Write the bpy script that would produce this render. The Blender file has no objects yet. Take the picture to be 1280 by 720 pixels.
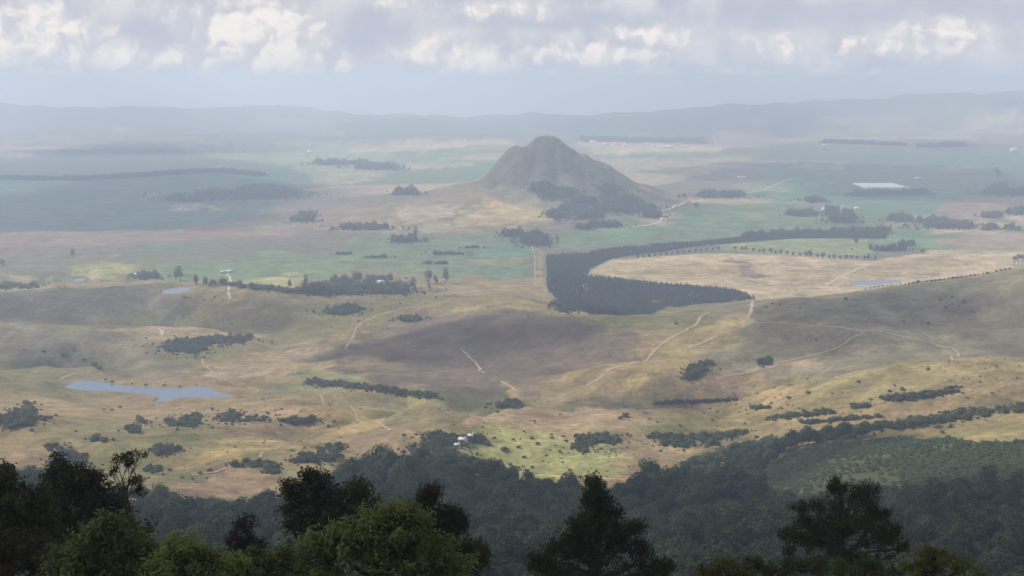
import bpy, math, random
import numpy as np
random.seed(7)
rng = np.random.default_rng(7)
SC = bpy.context.scene
C = SC.collection

# ------------------------------------------------------------------ camera
F = 1760.0                       # focal length in pixels of a 1280 px wide frame
CAM_Z = 350.0
PITCH = math.atan(260.0 / F)
SP, CP = math.sin(PITCH), math.cos(PITCH)
cam_d = bpy.data.cameras.new('camera')
cam = bpy.data.objects.new('camera', cam_d)
C.objects.link(cam)
cam.location = (0, 0, CAM_Z)
cam.rotation_euler = (math.pi / 2 - PITCH, 0, 0)
cam_d.sensor_width = 36.0
cam_d.lens = 36.0 * F / 1280.0
cam_d.clip_start = 1.0
cam_d.clip_end = 150000.0
SC.camera = cam

# ------------------------------------------------------------------ light, sky, exposure
SUN_AZ, SUN_EL = math.radians(-68), math.radians(40)
SDIR = np.array([math.sin(SUN_AZ) * math.cos(SUN_EL), math.cos(SUN_AZ) * math.cos(SUN_EL), math.sin(SUN_EL)])
sun_d = bpy.data.lights.new('sun', 'SUN')
sun_d.energy = 5.0
sun_d.angle = math.radians(2.0)
sun_d.color = (1.0, 0.945, 0.85)
sun = bpy.data.objects.new('sun', sun_d)
C.objects.link(sun)
sun.rotation_euler = (math.pi / 2 - SUN_EL, 0, math.atan2(SDIR[0], -SDIR[1]))
sun.location = (0, 0, 3000)

vs = SC.view_settings
vs.view_transform = 'Standard'
vs.look = 'None'
vs.exposure = 0.14
vs.gamma = 1.0
SC.cycles.use_denoising = True
SC.cycles.max_bounces = 6
SC.cycles.diffuse_bounces = 3
SC.cycles.volume_bounces = 2
SC.cycles.transparent_max_bounces = 8
SC.cycles.use_adaptive_sampling = True
SC.cycles.adaptive_threshold = 0.02


class NT:
    """small helper to write node trees"""
    def __init__(s, tree):
        s.t = tree
        s.n = tree.nodes
        s.l = tree.links

    def new(s, typ, **kw):
        n = s.n.new(typ)
        for k, v in kw.items():
            setattr(n, k, v)
        return n

    def put(s, sock, v):
        if isinstance(v, bpy.types.NodeSocket):
            s.l.new(v, sock)
        elif v is not None:
            if sock.type in ('RGBA',) and len(v) == 3:
                v = (*v, 1.0)
            sock.default_value = v

    def m(s, op, a, b=None, c=None, clamp=False):
        n = s.new('ShaderNodeMath', operation=op, use_clamp=clamp)
        s.put(n.inputs[0], a)
        if b is not None:
            s.put(n.inputs[1], b)
        if c is not None:
            s.put(n.inputs[2], c)
        return n.outputs[0]

    def vm(s, op, a, b=None, out=0):
        n = s.new('ShaderNodeVectorMath', operation=op)
        s.put(n.inputs[0], a)
        if b is not None:
            s.put(n.inputs[1], b)
        return n.outputs[out]

    def mix(s, f, a, b, blend='MIX'):
        n = s.new('ShaderNodeMix', data_type='RGBA', blend_type=blend)
        s.put(n.inputs[0], f)
        s.put(n.inputs[6], a)
        s.put(n.inputs[7], b)
        return n.outputs[2]

    def noise(s, vec, scale, detail=3.0, rough=0.55, out=0, dist=0.0):
        n = s.new('ShaderNodeTexNoise')
        if vec is not None:
            s.put(n.inputs['Vector'], vec)
        n.inputs['Scale'].default_value = scale
        n.inputs['Detail'].default_value = detail
        n.inputs['Roughness'].default_value = rough
        n.inputs['Distortion'].default_value = dist
        return n.outputs[out]

    def ramp(s, v, lo, hi, a=0.0, b=1.0, smooth=True):
        n = s.new('ShaderNodeMapRange', interpolation_type='SMOOTHSTEP' if smooth else 'LINEAR')
        s.put(n.inputs[0], v)
        for k, x in zip((1, 2, 3, 4), (lo, hi, a, b)):
            n.inputs[k].default_value = x
        return n.outputs[0]


def build_world():
    w = bpy.data.worlds.new('World')
    SC.world = w
    w.use_nodes = True
    T = NT(w.node_tree)
    T.n.clear()
    out = T.new('ShaderNodeOutputWorld')
    bg = T.new('ShaderNodeBackground')
    T.l.new(bg.outputs[0], out.inputs[0])
    sky = T.new('ShaderNodeTexSky', sky_type='NISHITA', sun_disc=False)
    sky.sun_elevation = SUN_EL
    sky.sun_rotation = SUN_AZ
    sky.dust_density = 3.0
    tc = T.new('ShaderNodeTexCoord')
    d = tc.outputs['Generated']
    sep = T.new('ShaderNodeSeparateXYZ')
    T.l.new(d, sep.inputs[0])
    az = T.m('MULTIPLY', T.m('ARCTAN2', sep.outputs[0], sep.outputs[1]), 57.2958)
    el = T.m('MULTIPLY', T.m('ARCSINE', sep.outputs[2]), 57.2958)
    comb = T.new('ShaderNodeCombineXYZ')
    T.l.new(az, comb.inputs[0])
    T.l.new(el, comb.inputs[1])
    P = comb.outputs[0]                                    # degrees
    # billowing warp of the cloud outlines
    def warp(src, scale, det, ax, ay):
        w1 = T.vm('SUBTRACT', T.noise(src, scale, det, 0.55, out=1), (0.5, 0.5, 0.5))
        return T.vm('ADD', src, T.vm('MULTIPLY', w1, (ax, ay, 0)))
    PW = warp(P, 0.9, 4.0, 1.25, 0.85)

    def field(blobs):
        tot = None
        for (u, v, ru, rv, s) in blobs:
            ca, ce = (u - 640) * 0.0326, (100 - v) * 0.0322
            q = T.vm('DIVIDE', T.vm('SUBTRACT', PW, (ca, ce, 0)), (ru * 0.0385, rv * 0.0385, 1))
            ln = T.vm('LENGTH', q, out=1)
            f = T.ramp(ln, 0.1, 1.35, s, 0.0)
            tot = f if tot is None else T.m('MAXIMUM', tot, f)
        return tot
    bright = field([(88, 44, 70, 40, 1), (30, 66, 70, 24, .85), (172, 74, 44, 22, .9), (325, 34, 92, 46, 1), (360, 74, 60, 26, 1),
                    (250, 82, 55, 22, .8), (425, 76, 34, 24, .6), (560, 66, 78, 22, .9), (615, 82, 55, 20, .85), (735, 68, 110, 17, .9),
                    (815, 46, 72, 18, .95), (785, 94, 95, 16, .6), (965, 68, 55, 24, .75), (1152, 46, 62, 24, .95), (1110, 60, 110, 17, .75),
                    (1215, 46, 60, 14, .55), (630, 12, 120, 16, .65), (500, 4, 40, 12, .7), (330, 106, 130, 24, .8), (110, 96, 120, 20, .75), (640, 102, 120, 18, .7), (1000, 96, 140, 18, .65), (800, 104, 110, 14, .6)])
    grey = field([(218, 48, 52, 28, 1), (15, 24, 70, 28, .8), (200, 100, 140, 18, .5), (465, 46, 60, 46, .7),
                  (715, 28, 150, 12, .95), (1000, 22, 200, 22, .8), (1230, 16, 130, 22, .8), (430, 102, 70, 26, .5)])
    # the same broken cloud goes on over the whole dome, with clearer gaps out of view overhead to lower the ambient light
    zz = T.m('ADD', T.m('MAXIMUM', sep.outputs[2], 0.0), 0.12)
    cz = T.new('ShaderNodeCombineXYZ')
    for k in range(3):
        T.l.new(zz, cz.inputs[k])
    pl = T.vm('DIVIDE', d, cz.outputs[0])
    nb = T.noise(pl, 1.3, 5.0, 0.6)
    above = T.ramp(el, 3.6, 7.0)
    gen = T.m('MULTIPLY', T.ramp(nb, 0.48, 0.62), above)
    n_lo = T.noise(P, 0.45, 4.0, 0.55)
    # relief: the density against the density a little further towards the sun
    c1 = T.noise(PW, 0.95, 5.0, 0.5)
    c2 = T.noise(T.vm('ADD', PW, (-0.25, 0.25, 0)), 0.95, 5.0, 0.5)
    rel = T.m('SUBTRACT', c1, c2)
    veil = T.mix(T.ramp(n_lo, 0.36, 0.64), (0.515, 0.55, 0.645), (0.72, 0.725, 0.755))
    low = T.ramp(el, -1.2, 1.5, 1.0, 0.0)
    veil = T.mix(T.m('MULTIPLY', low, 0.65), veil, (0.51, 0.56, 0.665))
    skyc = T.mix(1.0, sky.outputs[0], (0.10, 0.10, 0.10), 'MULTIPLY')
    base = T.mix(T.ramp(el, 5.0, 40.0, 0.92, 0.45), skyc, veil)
    g = T.m('ADD', grey, T.m('MULTIPLY', T.m('SUBTRACT', c1, 0.5), 0.8))
    g = T.m('MULTIPLY', T.ramp(g, 0.05, 0.95), 0.9)
    base = T.mix(g, base, (0.495, 0.53, 0.625))
    b = T.m('MAXIMUM', bright, gen)
    b = T.m('ADD', b, T.m('MULTIPLY', T.m('SUBTRACT', c1, 0.5), T.m('MULTIPLY', T.ramp(b, 0.0, 0.3), 1.1)))
    cover = T.ramp(b, 0.0, 0.85)
    li = T.m('ADD', T.m('MULTIPLY', rel, 2.2), T.m('MULTIPLY', b, 0.72))
    lit = T.mix(T.ramp(li, 0.14, 0.92), (0.60, 0.615, 0.665), (0.93, 0.875, 0.825))
    base = T.mix(T.m('MULTIPLY', cover, T.ramp(el, -1.2, 0.4, 0.25, 0.92)), base, lit)
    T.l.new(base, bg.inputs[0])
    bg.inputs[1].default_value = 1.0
    w.cycles.sampling_method = 'MANUAL'
    w.cycles.sample_map_resolution = 512


build_world()


# ------------------------------------------------------------------ object helpers
def link(name, data, parent=None, loc=None):
    o = bpy.data.objects.new(name, data)
    C.objects.link(o)
    if loc is not None:
        o.location = loc
    if parent is not None:
        o.parent = parent
    return o


def tag(o, label=None, cat=None, group=None, kind=None):
    if label:
        o['label'] = label
    if cat:
        o['category'] = cat
    if group:
        o['group'] = group
    if kind:
        o['kind'] = kind
    return o


def mesh_np(name, V, Fq, mat, smooth=False):
    """V (n,3), Fq (m,3|4) arrays -> mesh"""
    V = np.asarray(V, dtype=np.float32)
    Fq = np.asarray(Fq, dtype=np.int32)
    me = bpy.data.meshes.new(name)
    k = Fq.shape[1]
    me.vertices.add(len(V))
    me.vertices.foreach_set('co', V.ravel())
    me.loops.add(Fq.size)
    me.loops.foreach_set('vertex_index', Fq.ravel())
    me.polygons.add(len(Fq))
    me.polygons.foreach_set('loop_start', np.arange(0, Fq.size, k, dtype=np.int32))
    me.polygons.foreach_set('loop_total', np.full(len(Fq), k, dtype=np.int32))
    if smooth:
        me.polygons.foreach_set('use_smooth', np.ones(len(Fq), dtype=bool))
    me.update(calc_edges=True)
    if mat:
        me.materials.append(mat)
    return me


def mat_new(name):
    m = bpy.data.materials.new(name)
    m.use_nodes = True
    T = NT(m.node_tree)
    b = T.n['Principled BSDF']
    return m, T, b


def plain_mat(name, col, rough=0.8, var=0.15, scale=2.0):
    m, T, b = mat_new(name)
    g = T.new('ShaderNodeNewGeometry')
    n = T.noise(g.outputs['Position'], scale, 3.0)
    c = T.mix(T.ramp(n, 0.3, 0.7), tuple(x * (1 - var) for x in col), tuple(min(1, x * (1 + var)) for x in col))
    T.l.new(c, b.inputs['Base Color'])
    b.inputs['Roughness'].default_value = rough
    b.inputs['Specular IOR Level'].default_value = 0.2
    return m


# ------------------------------------------------------------------ numeric noise
def _hash(ix, iy, seed):
    h = (ix.astype(np.int64) * 374761393 + iy.astype(np.int64) * 668265263 + seed * 982451653) & 0xFFFFFFFF
    h = ((h ^ (h >> 13)) * 1274126177) & 0xFFFFFFFF
    h = (h ^ (h >> 16)) & 0xFFFFFF
    return h / float(0xFFFFFF)


def vnoise(x, y, seed=0):
    ix, iy = np.floor(x), np.floor(y)
    fx, fy = x - ix, y - iy
    fx = fx * fx * fx * (fx * (fx * 6 - 15) + 10)
    fy = fy * fy * fy * (fy * (fy * 6 - 15) + 10)
    a, b = _hash(ix, iy, seed), _hash(ix + 1, iy, seed)
    c, d = _hash(ix, iy + 1, seed), _hash(ix + 1, iy + 1, seed)
    return (a * (1 - fx) + b * fx) * (1 - fy) + (c * (1 - fx) + d * fx) * fy - 0.5


def fbm(x, y, wl, octv=4, seed=0, gain=0.5):
    r, a = 0, 1.0
    for k in range(octv):
        r = r + a * vnoise(x / wl + 17.3 * k, y / wl - 9.1 * k, seed + k)
        wl *= 0.5
        a *= gain
    return r


def sstep(x, a, b):
    t = np.clip((x - a) / (b - a), 0, 1)
    return t * t * (3 - 2 * t)


# ------------------------------------------------------------------ terrain
def dep_tan(v):
    """downward slope of the ray through image row v (straight ahead)"""
    return math.tan(math.atan((v - 360.0) / F) + PITCH)


CTRL = []           # (x, y, z)


def col(u, pts):
    """one survey line along the bearing of u: (distance, row) or (distance, 'z', height)"""
    for p in pts:
        D = p[0]
        z = p[2] if len(p) == 3 else CAM_Z - D * dep_tan(p[1])
        # bearing: x/y = (u-640)/F / (cos p - up*sin p)   (small row dependence ignored)
        CTRL.append(((u - 640) / F * D * 1.02, D, z))


NEAR = [(-100, 'z', 356), (0, 'z', 345), (60, 'z', 309), (120, 'z', 286), (250, 'z', 222), (360, 'z', 190)]
for u in (-1600, 640, 2900):
    for D, _, z in NEAR:
        CTRL.append(((u - 640) / F * (D + 150), D, z))
for u in (0, 1280):
    for D, _, z in NEAR[3:]:
        CTRL.append(((u - 640) / F * (D + 150), D, z))
FAR = [(2600, 'z', 0), (3000, 'z', 1), (3700, 271), (4300, 243), (5200, 215), (6300, 193), (7800, 173), (9800, 157)]
for u in (-320, -20):
    col(u, [(450, 728), (600, 685), (800, 640), (950, 603), (1050, 573), (1150, 548), (1300, 515), (1450, 489), (1650, 456),
            (1760, 430), (1850, 409), (1940, 'z', 14), (2040, 'z', 22), (2130, 361), (2260, 'z', 6), (2400, 'z', 0)] + FAR + [(11500, 131), (14500, 'z', -110), (25000, 'z', -500), (45000, 'z', -1500)])
col(100, [(450, 728), (600, 685), (800, 640), (950, 606), (1050, 575), (1150, 553), (1300, 525), (1420, 'z', 15.5), (1500, 'z', 15), (1580, 'z', 17),
          (1650, 448), (1760, 428), (1850, 408), (1930, 'z', 12), (2040, 'z', 24), (2130, 354), (2260, 'z', 6), (2400, 'z', 0)] + FAR + [(11500, 129), (14500, 'z', -110), (25000, 'z', -500), (45000, 'z', -1500)])
col(185, [(950, 608), (1050, 577), (1150, 551), (1250, 'z', 32), (1400, 'z', 15.5), (1500, 'z', 15), (1570, 'z', 16.5),
          (1660, 449), (1760, 428), (1850, 410), (1930, 'z', 14), (2040, 'z', 26), (2130, 353), (2260, 'z', 6), (2400, 'z', 0)])
col(290, [(450, 728), (600, 690), (800, 648), (900, 628), (960, 592), (1020, 'z', 62), (1120, 553), (1220, 533), (1330, 'z', 24), (1480, 'z', 16), (1560, 'z', 18),
          (1680, 446), (1780, 430), (1870, 418), (1960, 'z', 18), (2050, 380), (2130, 357), (2260, 'z', 6), (2400, 'z', 0)] + FAR + [(11500, 134), (14500, 'z', -110), (25000, 'z', -500), (45000, 'z', -1500)])
col(400, [(960, 608), (1040, 572), (1140, 553), (1240, 530), (1360, 508), (1500, 482), (1650, 452), (1800, 425), (1950, 397), (2090, 369), (2230, 'z', 8), (2400, 'z', 0)])
col(500, [(450, 728), (600, 690), (800, 648), (950, 612), (1030, 582), (1100, 562), (1200, 542), (1320, 512), (1400, 497), (1480, 'z', 18), (1570, 478),
          (1680, 446), (1800, 418), (1950, 390), (2080, 372), (2250, 'z', 8), (2400, 'z', 0)] + FAR + [(11500, 148), (14500, 'z', -110), (25000, 'z', -500), (45000, 'z', -1500)])
col(570, [(1030, 592), (1100, 562), (1250, 522), (1370, 497), (1450, 'z', 16), (1550, 485), (1680, 446), (1800, 412), (1930, 384), (2030, 367), (2120, 'z', 24), (2250, 'z', 4)])
col(640, [(450, 728), (600, 692), (800, 650), (950, 614), (1030, 597), (1110, 568), (1200, 543), (1290, 518), (1370, 508), (1440, 'z', 12), (1540, 491),
          (1650, 457), (1750, 418), (1900, 379), (2040, 360), (2140, 'z', 26), (2270, 'z', 4)] + FAR + [(11500, 147), (14500, 'z', -110), (25000, 'z', -500), (45000, 'z', -1500)])
col(700, [(800, 650), (950, 616), (1020, 602), (1110, 568), (1190, 543), (1280, 512), (1340, 'z', 34), (1400, 486), (1470, 'z', 20), (1560, 486), (1650, 455), (1750, 420), (1870, 385), (1960, 372), (2060, 'z', 20), (2200, 'z', 2)])
col(765, [(950, 618), (1025, 600), (1110, 570), (1190, 543), (1270, 511), (1330, 'z', 36), (1410, 488), (1480, 'z', 26), (1560, 474), (1650, 438), (1750, 412), (1850, 394), (1950, 'z', 18), (2080, 'z', 2)])
col(850, [(450, 728), (600, 690), (800, 648), (950, 612), (1030, 590), (1090, 572), (1180, 545), (1270, 513), (1330, 'z', 36), (1420, 489), (1550, 464), (1650, 430), (1750, 403), (1850, 384), (1950, 'z', 26), (2080, 'z', 4)])
col(930, [(900, 630), (1000, 608), (1080, 578), (1150, 555), (1250, 527), (1340, 503), (1450, 480), (1550, 452), (1650, 420), (1750, 391), (1850, 371), (1950, 'z', 40), (2080, 'z', 10), (2220, 'z', 0)] + FAR + [(11500, 129), (14500, 'z', -110), (25000, 'z', -500), (45000, 'z', -1500)])
col(1030, [(450, 726), (600, 685), (750, 640), (850, 610), (950, 585), (1030, 560), (1080, 'z', 66), (1150, 540), (1240, 514), (1330, 484), (1400, 475), (1500, 445), (1600, 412), (1700, 382), (1820, 363), (1920, 'z', 55), (2060, 'z', 15), (2240, 'z', 0)])
col(1110, [(450, 726), (550, 690), (700, 640), (850, 600), (950, 570), (1050, 546), (1090, 'z', 70), (1150, 526), (1210, 500), (1270, 'z', 66), (1350, 466), (1420, 'z', 55), (1500, 440), (1600, 407), (1700, 378), (1810, 356), (1910, 'z', 60),
           (2060, 'z', 18), (2240, 'z', 0)] + FAR + [(11500, 124), (14500, 'z', 40), (25000, 'z', -400), (45000, 'z', -1500)])
col(1200, [(550, 688), (700, 635), (850, 593), (960, 556), (1060, 530), (1110, 'z', 72), (1170, 508), (1230, 488), (1280, 'z', 70), (1350, 449), (1420, 'z', 60), (1500, 430), (1600, 397), (1700, 366), (1805, 344), (1910, 'z', 70), (2070, 'z', 24), (2260, 'z', 0)])
for u in (1290, 1560):
    col(u, [(450, 724), (550, 684), (700, 628), (850, 582), (960, 545), (1060, 515), (1110, 'z', 78), (1180, 500), (1250, 475), (1290, 'z', 76), (1350, 449), (1420, 'z', 68), (1500, 420), (1600, 385), (1700, 354),
            (1800, 330), (1920, 'z', 82), (2090, 'z', 28), (2280, 'z', 0)] + FAR + [(11500, 113), (14500, 'z', 40), (25000, 'z', -400), (45000, 'z', -1500)])
CTRL = np.array(CTRL)


def rbf_coords(x, y):
    yy = np.maximum(y, -100) + 150.0
    a = np.degrees(np.arctan2(x, yy)) / 5.0
    b = np.log(yy + 350.0) / 0.085
    return np.stack([a, b], -1)


_cp = rbf_coords(CTRL[:, 0], CTRL[:, 1])
_K = np.sqrt(((_cp[:, None] - _cp[None]) ** 2).sum(-1) + 0.35)
_n = len(CTRL)
_A = np.zeros((_n + 1, _n + 1))
_A[:_n, :_n] = _K + np.eye(_n) * -0.05
_A[:_n, _n] = 1
_A[_n, :_n] = 1
_w = np.linalg.solve(_A, np.append(CTRL[:, 2], 0))


def rbf(x, y):
    q = rbf_coords(x, y)
    r = np.empty(len(q))
    for i in range(0, len(q), 20000):
        d2 = ((q[i:i + 20000, None, 0] - _cp[None, :, 0]) ** 2 + (q[i:i + 20000, None, 1] - _cp[None, :, 1]) ** 2)
        r[i:i + 20000] = np.sqrt(d2 + 0.35) @ _w[:_n] + _w[_n]
    return r


MX, MY = 95.0, 3900.0            # the conical hill


def mountain(x, y):
    dx, dy = x - MX, y - MY
    th = np.arctan2(dy, dx)
    r = np.hypot(dx, dy)
    wob = 1 + 0.05 * np.sin(4 * th) * np.sin(th) + 0.03 * np.sin(8 * th)
    rr = r / wob
    left = 0.5 - 0.5 * np.cos(th)                       # 1 on the left (-x) side
    pr = [0, 23, 40, 62, 84, 117, 150, 175, 215, 260, 326, 420, 600, 900]
    zl = [203, 197, 184, 168, 160, 138, 106, 80, 70, 62, 53, 43, 26, 0]
    zr = [203, 198, 187, 170, 152, 132, 113, 103, 84, 60, 42, 30, 16, 0]
    z = np.interp(rr, pr, zl) * left + np.interp(rr, pr, zr) * (1 - left)
    gul = fbm(x, y, 80, 4, 41) * 20 * sstep(rr, 25, 120) * (1 - sstep(rr, 300, 700))
    rib = np.abs(np.sin(th * 6.5 + 2.2 * fbm(x, y, 160, 2, 43))) * 15 * sstep(rr, 20, 90) * (1 - sstep(rr, 230, 420))
    crag = np.abs(fbm(x, y, 34, 3, 47)) * 16 * sstep(z, 60, 120)
    return np.maximum(z + (gul + rib + crag - 9 * sstep(rr, 20, 90)) * np.clip(z / 80, 0, 1), 0)


LAKES = []      # filled below: ground polygons with a level


def billow(x, y):
    """zero along the drainage lines, rising to rounded spurs between them"""
    wx = fbm(x, y, 200, 2, 12) * 90
    wy = fbm(x, y, 200, 2, 13) * 90
    return fbm((x + wx) * .8, y + wy, 300, 3, 3, .34)


def height_raw(x, y):
    z = rbf(x, y)
    D = np.maximum(y, 1)
    amp = np.interp(D, [0, 300, 700, 1000, 1500, 2200, 2700, 3500, 6000, 9000, 12000, 20000], [0.5, 8, 30, 32, 36, 26, 6, 7, 20, 70, 120, 60])
    wl = np.interp(D, [0, 1000, 2500, 6000, 12000], [110, 170, 260, 700, 1500])
    # broad swells at two fixed wavelengths, blended by distance
    n1 = 1.5 * np.abs(billow(x, y)) - 0.28 + 0.16 * fbm(x, y, 60, 4, 3)
    n2 = fbm(x, y, 900, 5, 5)
    k = sstep(D, 2200, 4500)
    z = z + amp * (n1 * (1 - k) + n2 * k)
    return z + mountain(x, y)


# grid: a fan whose apex lies 150 m behind the camera
rows = list(np.arange(-100, 400, 12.0))
D = 400.0
while D < 6200:
    rows.append(D)
    D += max(3.2, 1.45 * D * D / 616000.0)
while D < 46000:
    rows.append(D)
    D *= 1.028
rows = np.array(rows)
tcol = np.linspace(-0.60, 0.60, 760)
GX = tcol[None, :] * (rows[:, None] + 150.0)
GY = np.repeat(rows[:, None], len(tcol), 1)
GZ = height_raw(GX.ravel(), GY.ravel()).reshape(GX.shape)


def ground(x, y):
    x, y = np.asarray(x, float), np.asarray(y, float)
    i = np.clip(np.searchsorted(rows, y) - 1, 0, len(rows) - 2)
    fi = np.clip((y - rows[i]) / (rows[i + 1] - rows[i]), 0, 1)
    t = x / (y + 150.0)
    tj = (t - tcol[0]) / (tcol[1] - tcol[0])
    j = np.clip(np.floor(tj).astype(int), 0, len(tcol) - 2)
    fj = np.clip(tj - j, 0, 1)
    return ((GZ[i, j] * (1 - fj) + GZ[i, j + 1] * fj) * (1 - fi) + (GZ[i + 1, j] * (1 - fj) + GZ[i + 1, j + 1] * fj) * fi)


def ray(u, v):
    u, v = np.asarray(u, float), np.asarray(v, float)
    r, up = (u - 640) / F, (360 - v) / F
    return r, up * SP + CP, up * CP - SP        # direction x, y, z


_march = np.concatenate([np.arange(250, 1200, 4.0), np.arange(1200, 2600, 6.0), np.geomspace(2600, 44000, 420)])


def pick(u, v):
    """first point of the ground seen through image point (u, v): surveying the photo"""
    dx, dy, dz = ray(np.atleast_1d(u), np.atleast_1d(v))
    X = np.empty(len(dx)); Y = np.empty(len(dx))
    for i in range(len(dx)):
        y = _march
        x = dx[i] / dy[i] * y
        h = CAM_Z + dz[i] / dy[i] * y - ground(x, y)
        b = np.nonzero(h <= 0)[0]
        k = b[0] if len(b) else len(y) - 1
        if k > 0 and len(b):
            f = h[k - 1] / (h[k - 1] - h[k])
            yy = y[k - 1] + f * (y[k] - y[k - 1])
        else:
            yy = y[k]
        Y[i] = yy
        X[i] = dx[i] / dy[i] * yy
    return X, Y


def gcoord(x, y):
    """ground map coordinates that keep far fields from vanishing: bearing and inverse distance"""
    y = np.maximum(y, 30.0)
    return np.stack([x / y * F, 616000.0 / y], -1)


def poly_sd(q, P):
    """signed distance (inside > 0) of points q (n,2) to polygon P (m,2)"""
    d = np.full(len(q), 1e9)
    ins = np.zeros(len(q), bool)
    m = len(P)
    for i in range(m):
        a, b = P[i], P[(i + 1) % m]
        e = b - a
        w = q - a
        t = np.clip((w @ e) / max(e @ e, 1e-9), 0, 1)
        d = np.minimum(d, np.hypot(*(w - t[:, None] * e).T))
        c = (a[1] <= q[:, 1]) != (b[1] <= q[:, 1])
        if e[1] != 0:
            xi = a[0] + (q[:, 1] - a[1]) / e[1] * e[0]
            ins ^= c & (q[:, 0] < xi)
    return np.where(ins, d, -d)


def ground_poly(px):
    X, Y = pick([p[0] for p in px], [p[1] for p in px])
    return gcoord(X, Y)


# crests of the near spurs: a slight rise along each, a hollow close behind it
CRESTS = [[(1420, 452), (1290, 450), (1230, 448), (1130, 456), (1040, 474), (960, 492), (890, 510)], [(1420, 514), (1290, 515), (1200, 521), (1130, 533), (1060, 549)], [(-60, 412), (60, 409), (200, 409), (330, 422)],
          [(640, 502), (700, 486), (770, 491)], [(590, 518), (700, 512), (800, 512), (865, 518)], [(-60, 362), (80, 357), (150, 354), (290, 358), (400, 369)],
          [(0, 466), (60, 458), (110, 462)], [(420, 512), (500, 516), (560, 524)]]
for cr in CRESTS:
    X, Y = pick([c[0] for c in cr], [c[1] for c in cr])
    zz_ = GZ.ravel()
    gx_, gy_ = GX.ravel(), GY.ravel()
    s_ = np.nonzero((gx_ > X.min() - 200) & (gx_ < X.max() + 200) & (gy_ > Y.min() - 220) & (gy_ < Y.max() + 260))[0]
    o_ = np.argsort(X)
    yc = np.interp(gx_[s_], X[o_], Y[o_])
    off = gy_[s_] - yc + fbm(gx_[s_], gy_[s_], 90, 2, 55) * 30
    end = np.clip(np.minimum(gx_[s_] - X.min(), X.max() - gx_[s_]) / 60 + 1, 0, 1)
    end = end * end * (3 - 2 * end)
    zz_[s_] += end * (5.0 * np.exp(-(off / np.where(off < 0, 60, 26)) ** 2) - 15.0 * np.exp(-((off - 62) / 40) ** 2))
    GZ = zz_.reshape(GX.shape)

# ponds are level: find their shore on the ground, then sink the bed
POND_SPECS = [
    ('lake', [(78, 484), (92, 477), (112, 475), (150, 481), (190, 485), (235, 484), (262, 484), (272, 490), (288, 494), (284, 498), (262, 497), (240, 497),
              (222, 498), (204, 503), (192, 502), (198, 497), (183, 493), (165, 491), (150, 490), (120, 490), (100, 488)], 15.0,
     'long blue lake with a ragged shore in the dry grassland'),
    ('farm_pond', [(200, 364), (214, 360), (239, 359), (236, 363), (222, 367), (204, 367)], None, 'small pale pond on the crest of the left hills'),
    ('farm_pond', [(88, 349), (106, 348), (108, 350), (98, 352), (90, 351)], None, 'tiny pale pond below the yellow green strip'),
    ('farm_pond', [(1058, 354), (1085, 351), (1125, 350), (1128, 353), (1100, 356), (1066, 357)], None, 'pale pond behind the crest of the big right hill'),
]
PONDS = []
GQ = gcoord(GX.ravel(), GY.ravel())
zf = GZ.ravel()
for nm, px, lev, lab in POND_SPECS:
    if lev is None:
        X, Y = pick([p[0] for p in px], [p[1] for p in px])
        lev = float(np.median(ground(X, Y)))
    dx, dy, dz = ray([p[0] for p in px], [p[1] for p in px])
    k = (lev - CAM_Z) / dz
    gx, gy = dx * k, dy * k
    P = gcoord(gx, gy)
    lo, hi = P.min(0) - 25, P.max(0) + 25
    sel = np.nonzero((GQ[:, 0] > lo[0]) & (GQ[:, 0] < hi[0]) & (GQ[:, 1] > lo[1]) & (GQ[:, 1] < hi[1]))[0]
    sd = poly_sd(GQ[sel] * [1, 1.6], P * [1, 1.6])
    shore = sstep(-sd, 0.6, 22)                                   # 0 at the shore, 1 away from it
    zo = zf[sel] * shore + (lev + 0.5 + np.clip(-sd, 0, 20) * 0.07) * (1 - shore)
    front = P[:, 1].max()
    zf[sel] = np.where(sd > 0.6, lev - np.clip(sd, 0, 3) * 0.5 - .3, np.where((GQ[sel, 1] > front - 4) & (sd < 0), np.minimum(zo, lev + 1.2 + shore * 30), zo))
    PONDS.append((nm, gx, gy, lev, lab, P))
GZ = zf.reshape(GX.shape)

# ------------------------------------------------------------------ land cover (what grows where, with sunlit patches painted brighter)
dry = np.array((.255, .188, .095)); pale = np.array((.43, .335, .205)); olive = np.array((.138, .126, .055)); green = np.array((.115, .172, .082))
brite = np.array((.27, .265, .105)); redd = np.array((.212, .148, .090)); burnt = np.array((.108, .079, .062)); crop = np.array((.066, .138, .108))
soil = np.array((.22, .15, .115)); floor_ = np.array((.045, .05, .025)); grey = np.array((.14, .125, .095)); gold = np.array((.36, .27, .115))
x_, y_ = GX.ravel(), GY.ravel()
n_a = fbm(x_, y_, 260, 4, 61) * 1.6
n_b = fbm(x_, y_, 120, 4, 71) * 1.6
n_c = fbm(x_, y_, 45, 3, 81) * 1.6
cov = np.empty((len(x_), 3))
k1 = sstep(n_a, -.25, .3)[:, None]
k2 = sstep(n_b, 0.0, .5)[:, None]
k3 = sstep(n_c, 0.05, .6)[:, None]
nearc = (dry * (1 - k1) + olive * 1.1 * k1) * (1 - .4 * k2) + redd * .4 * k2
nearc = nearc * (1 - .35 * k3) + olive * .8 * .35 * k3
m_a = fbm(x_, y_ * .6, 1100, 4, 91) * 1.7
m_b = fbm(x_ * .5, y_, 700, 3, 95) * 1.7
farc = (green * .9 * sstep(m_a, -.2, .35)[:, None] + grey * (1 - sstep(m_a, -.2, .35)[:, None]))
farc = farc * (1 - .7 * sstep(m_b, .1, .45)[:, None]) + pale * .7 * sstep(m_b, .1, .45)[:, None]
wood = sstep(fbm(x_ * .45, y_, 620, 4, 133) * 1.7, .12, .3)[:, None] * sstep(y_, 6000, 7500)[:, None]
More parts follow.
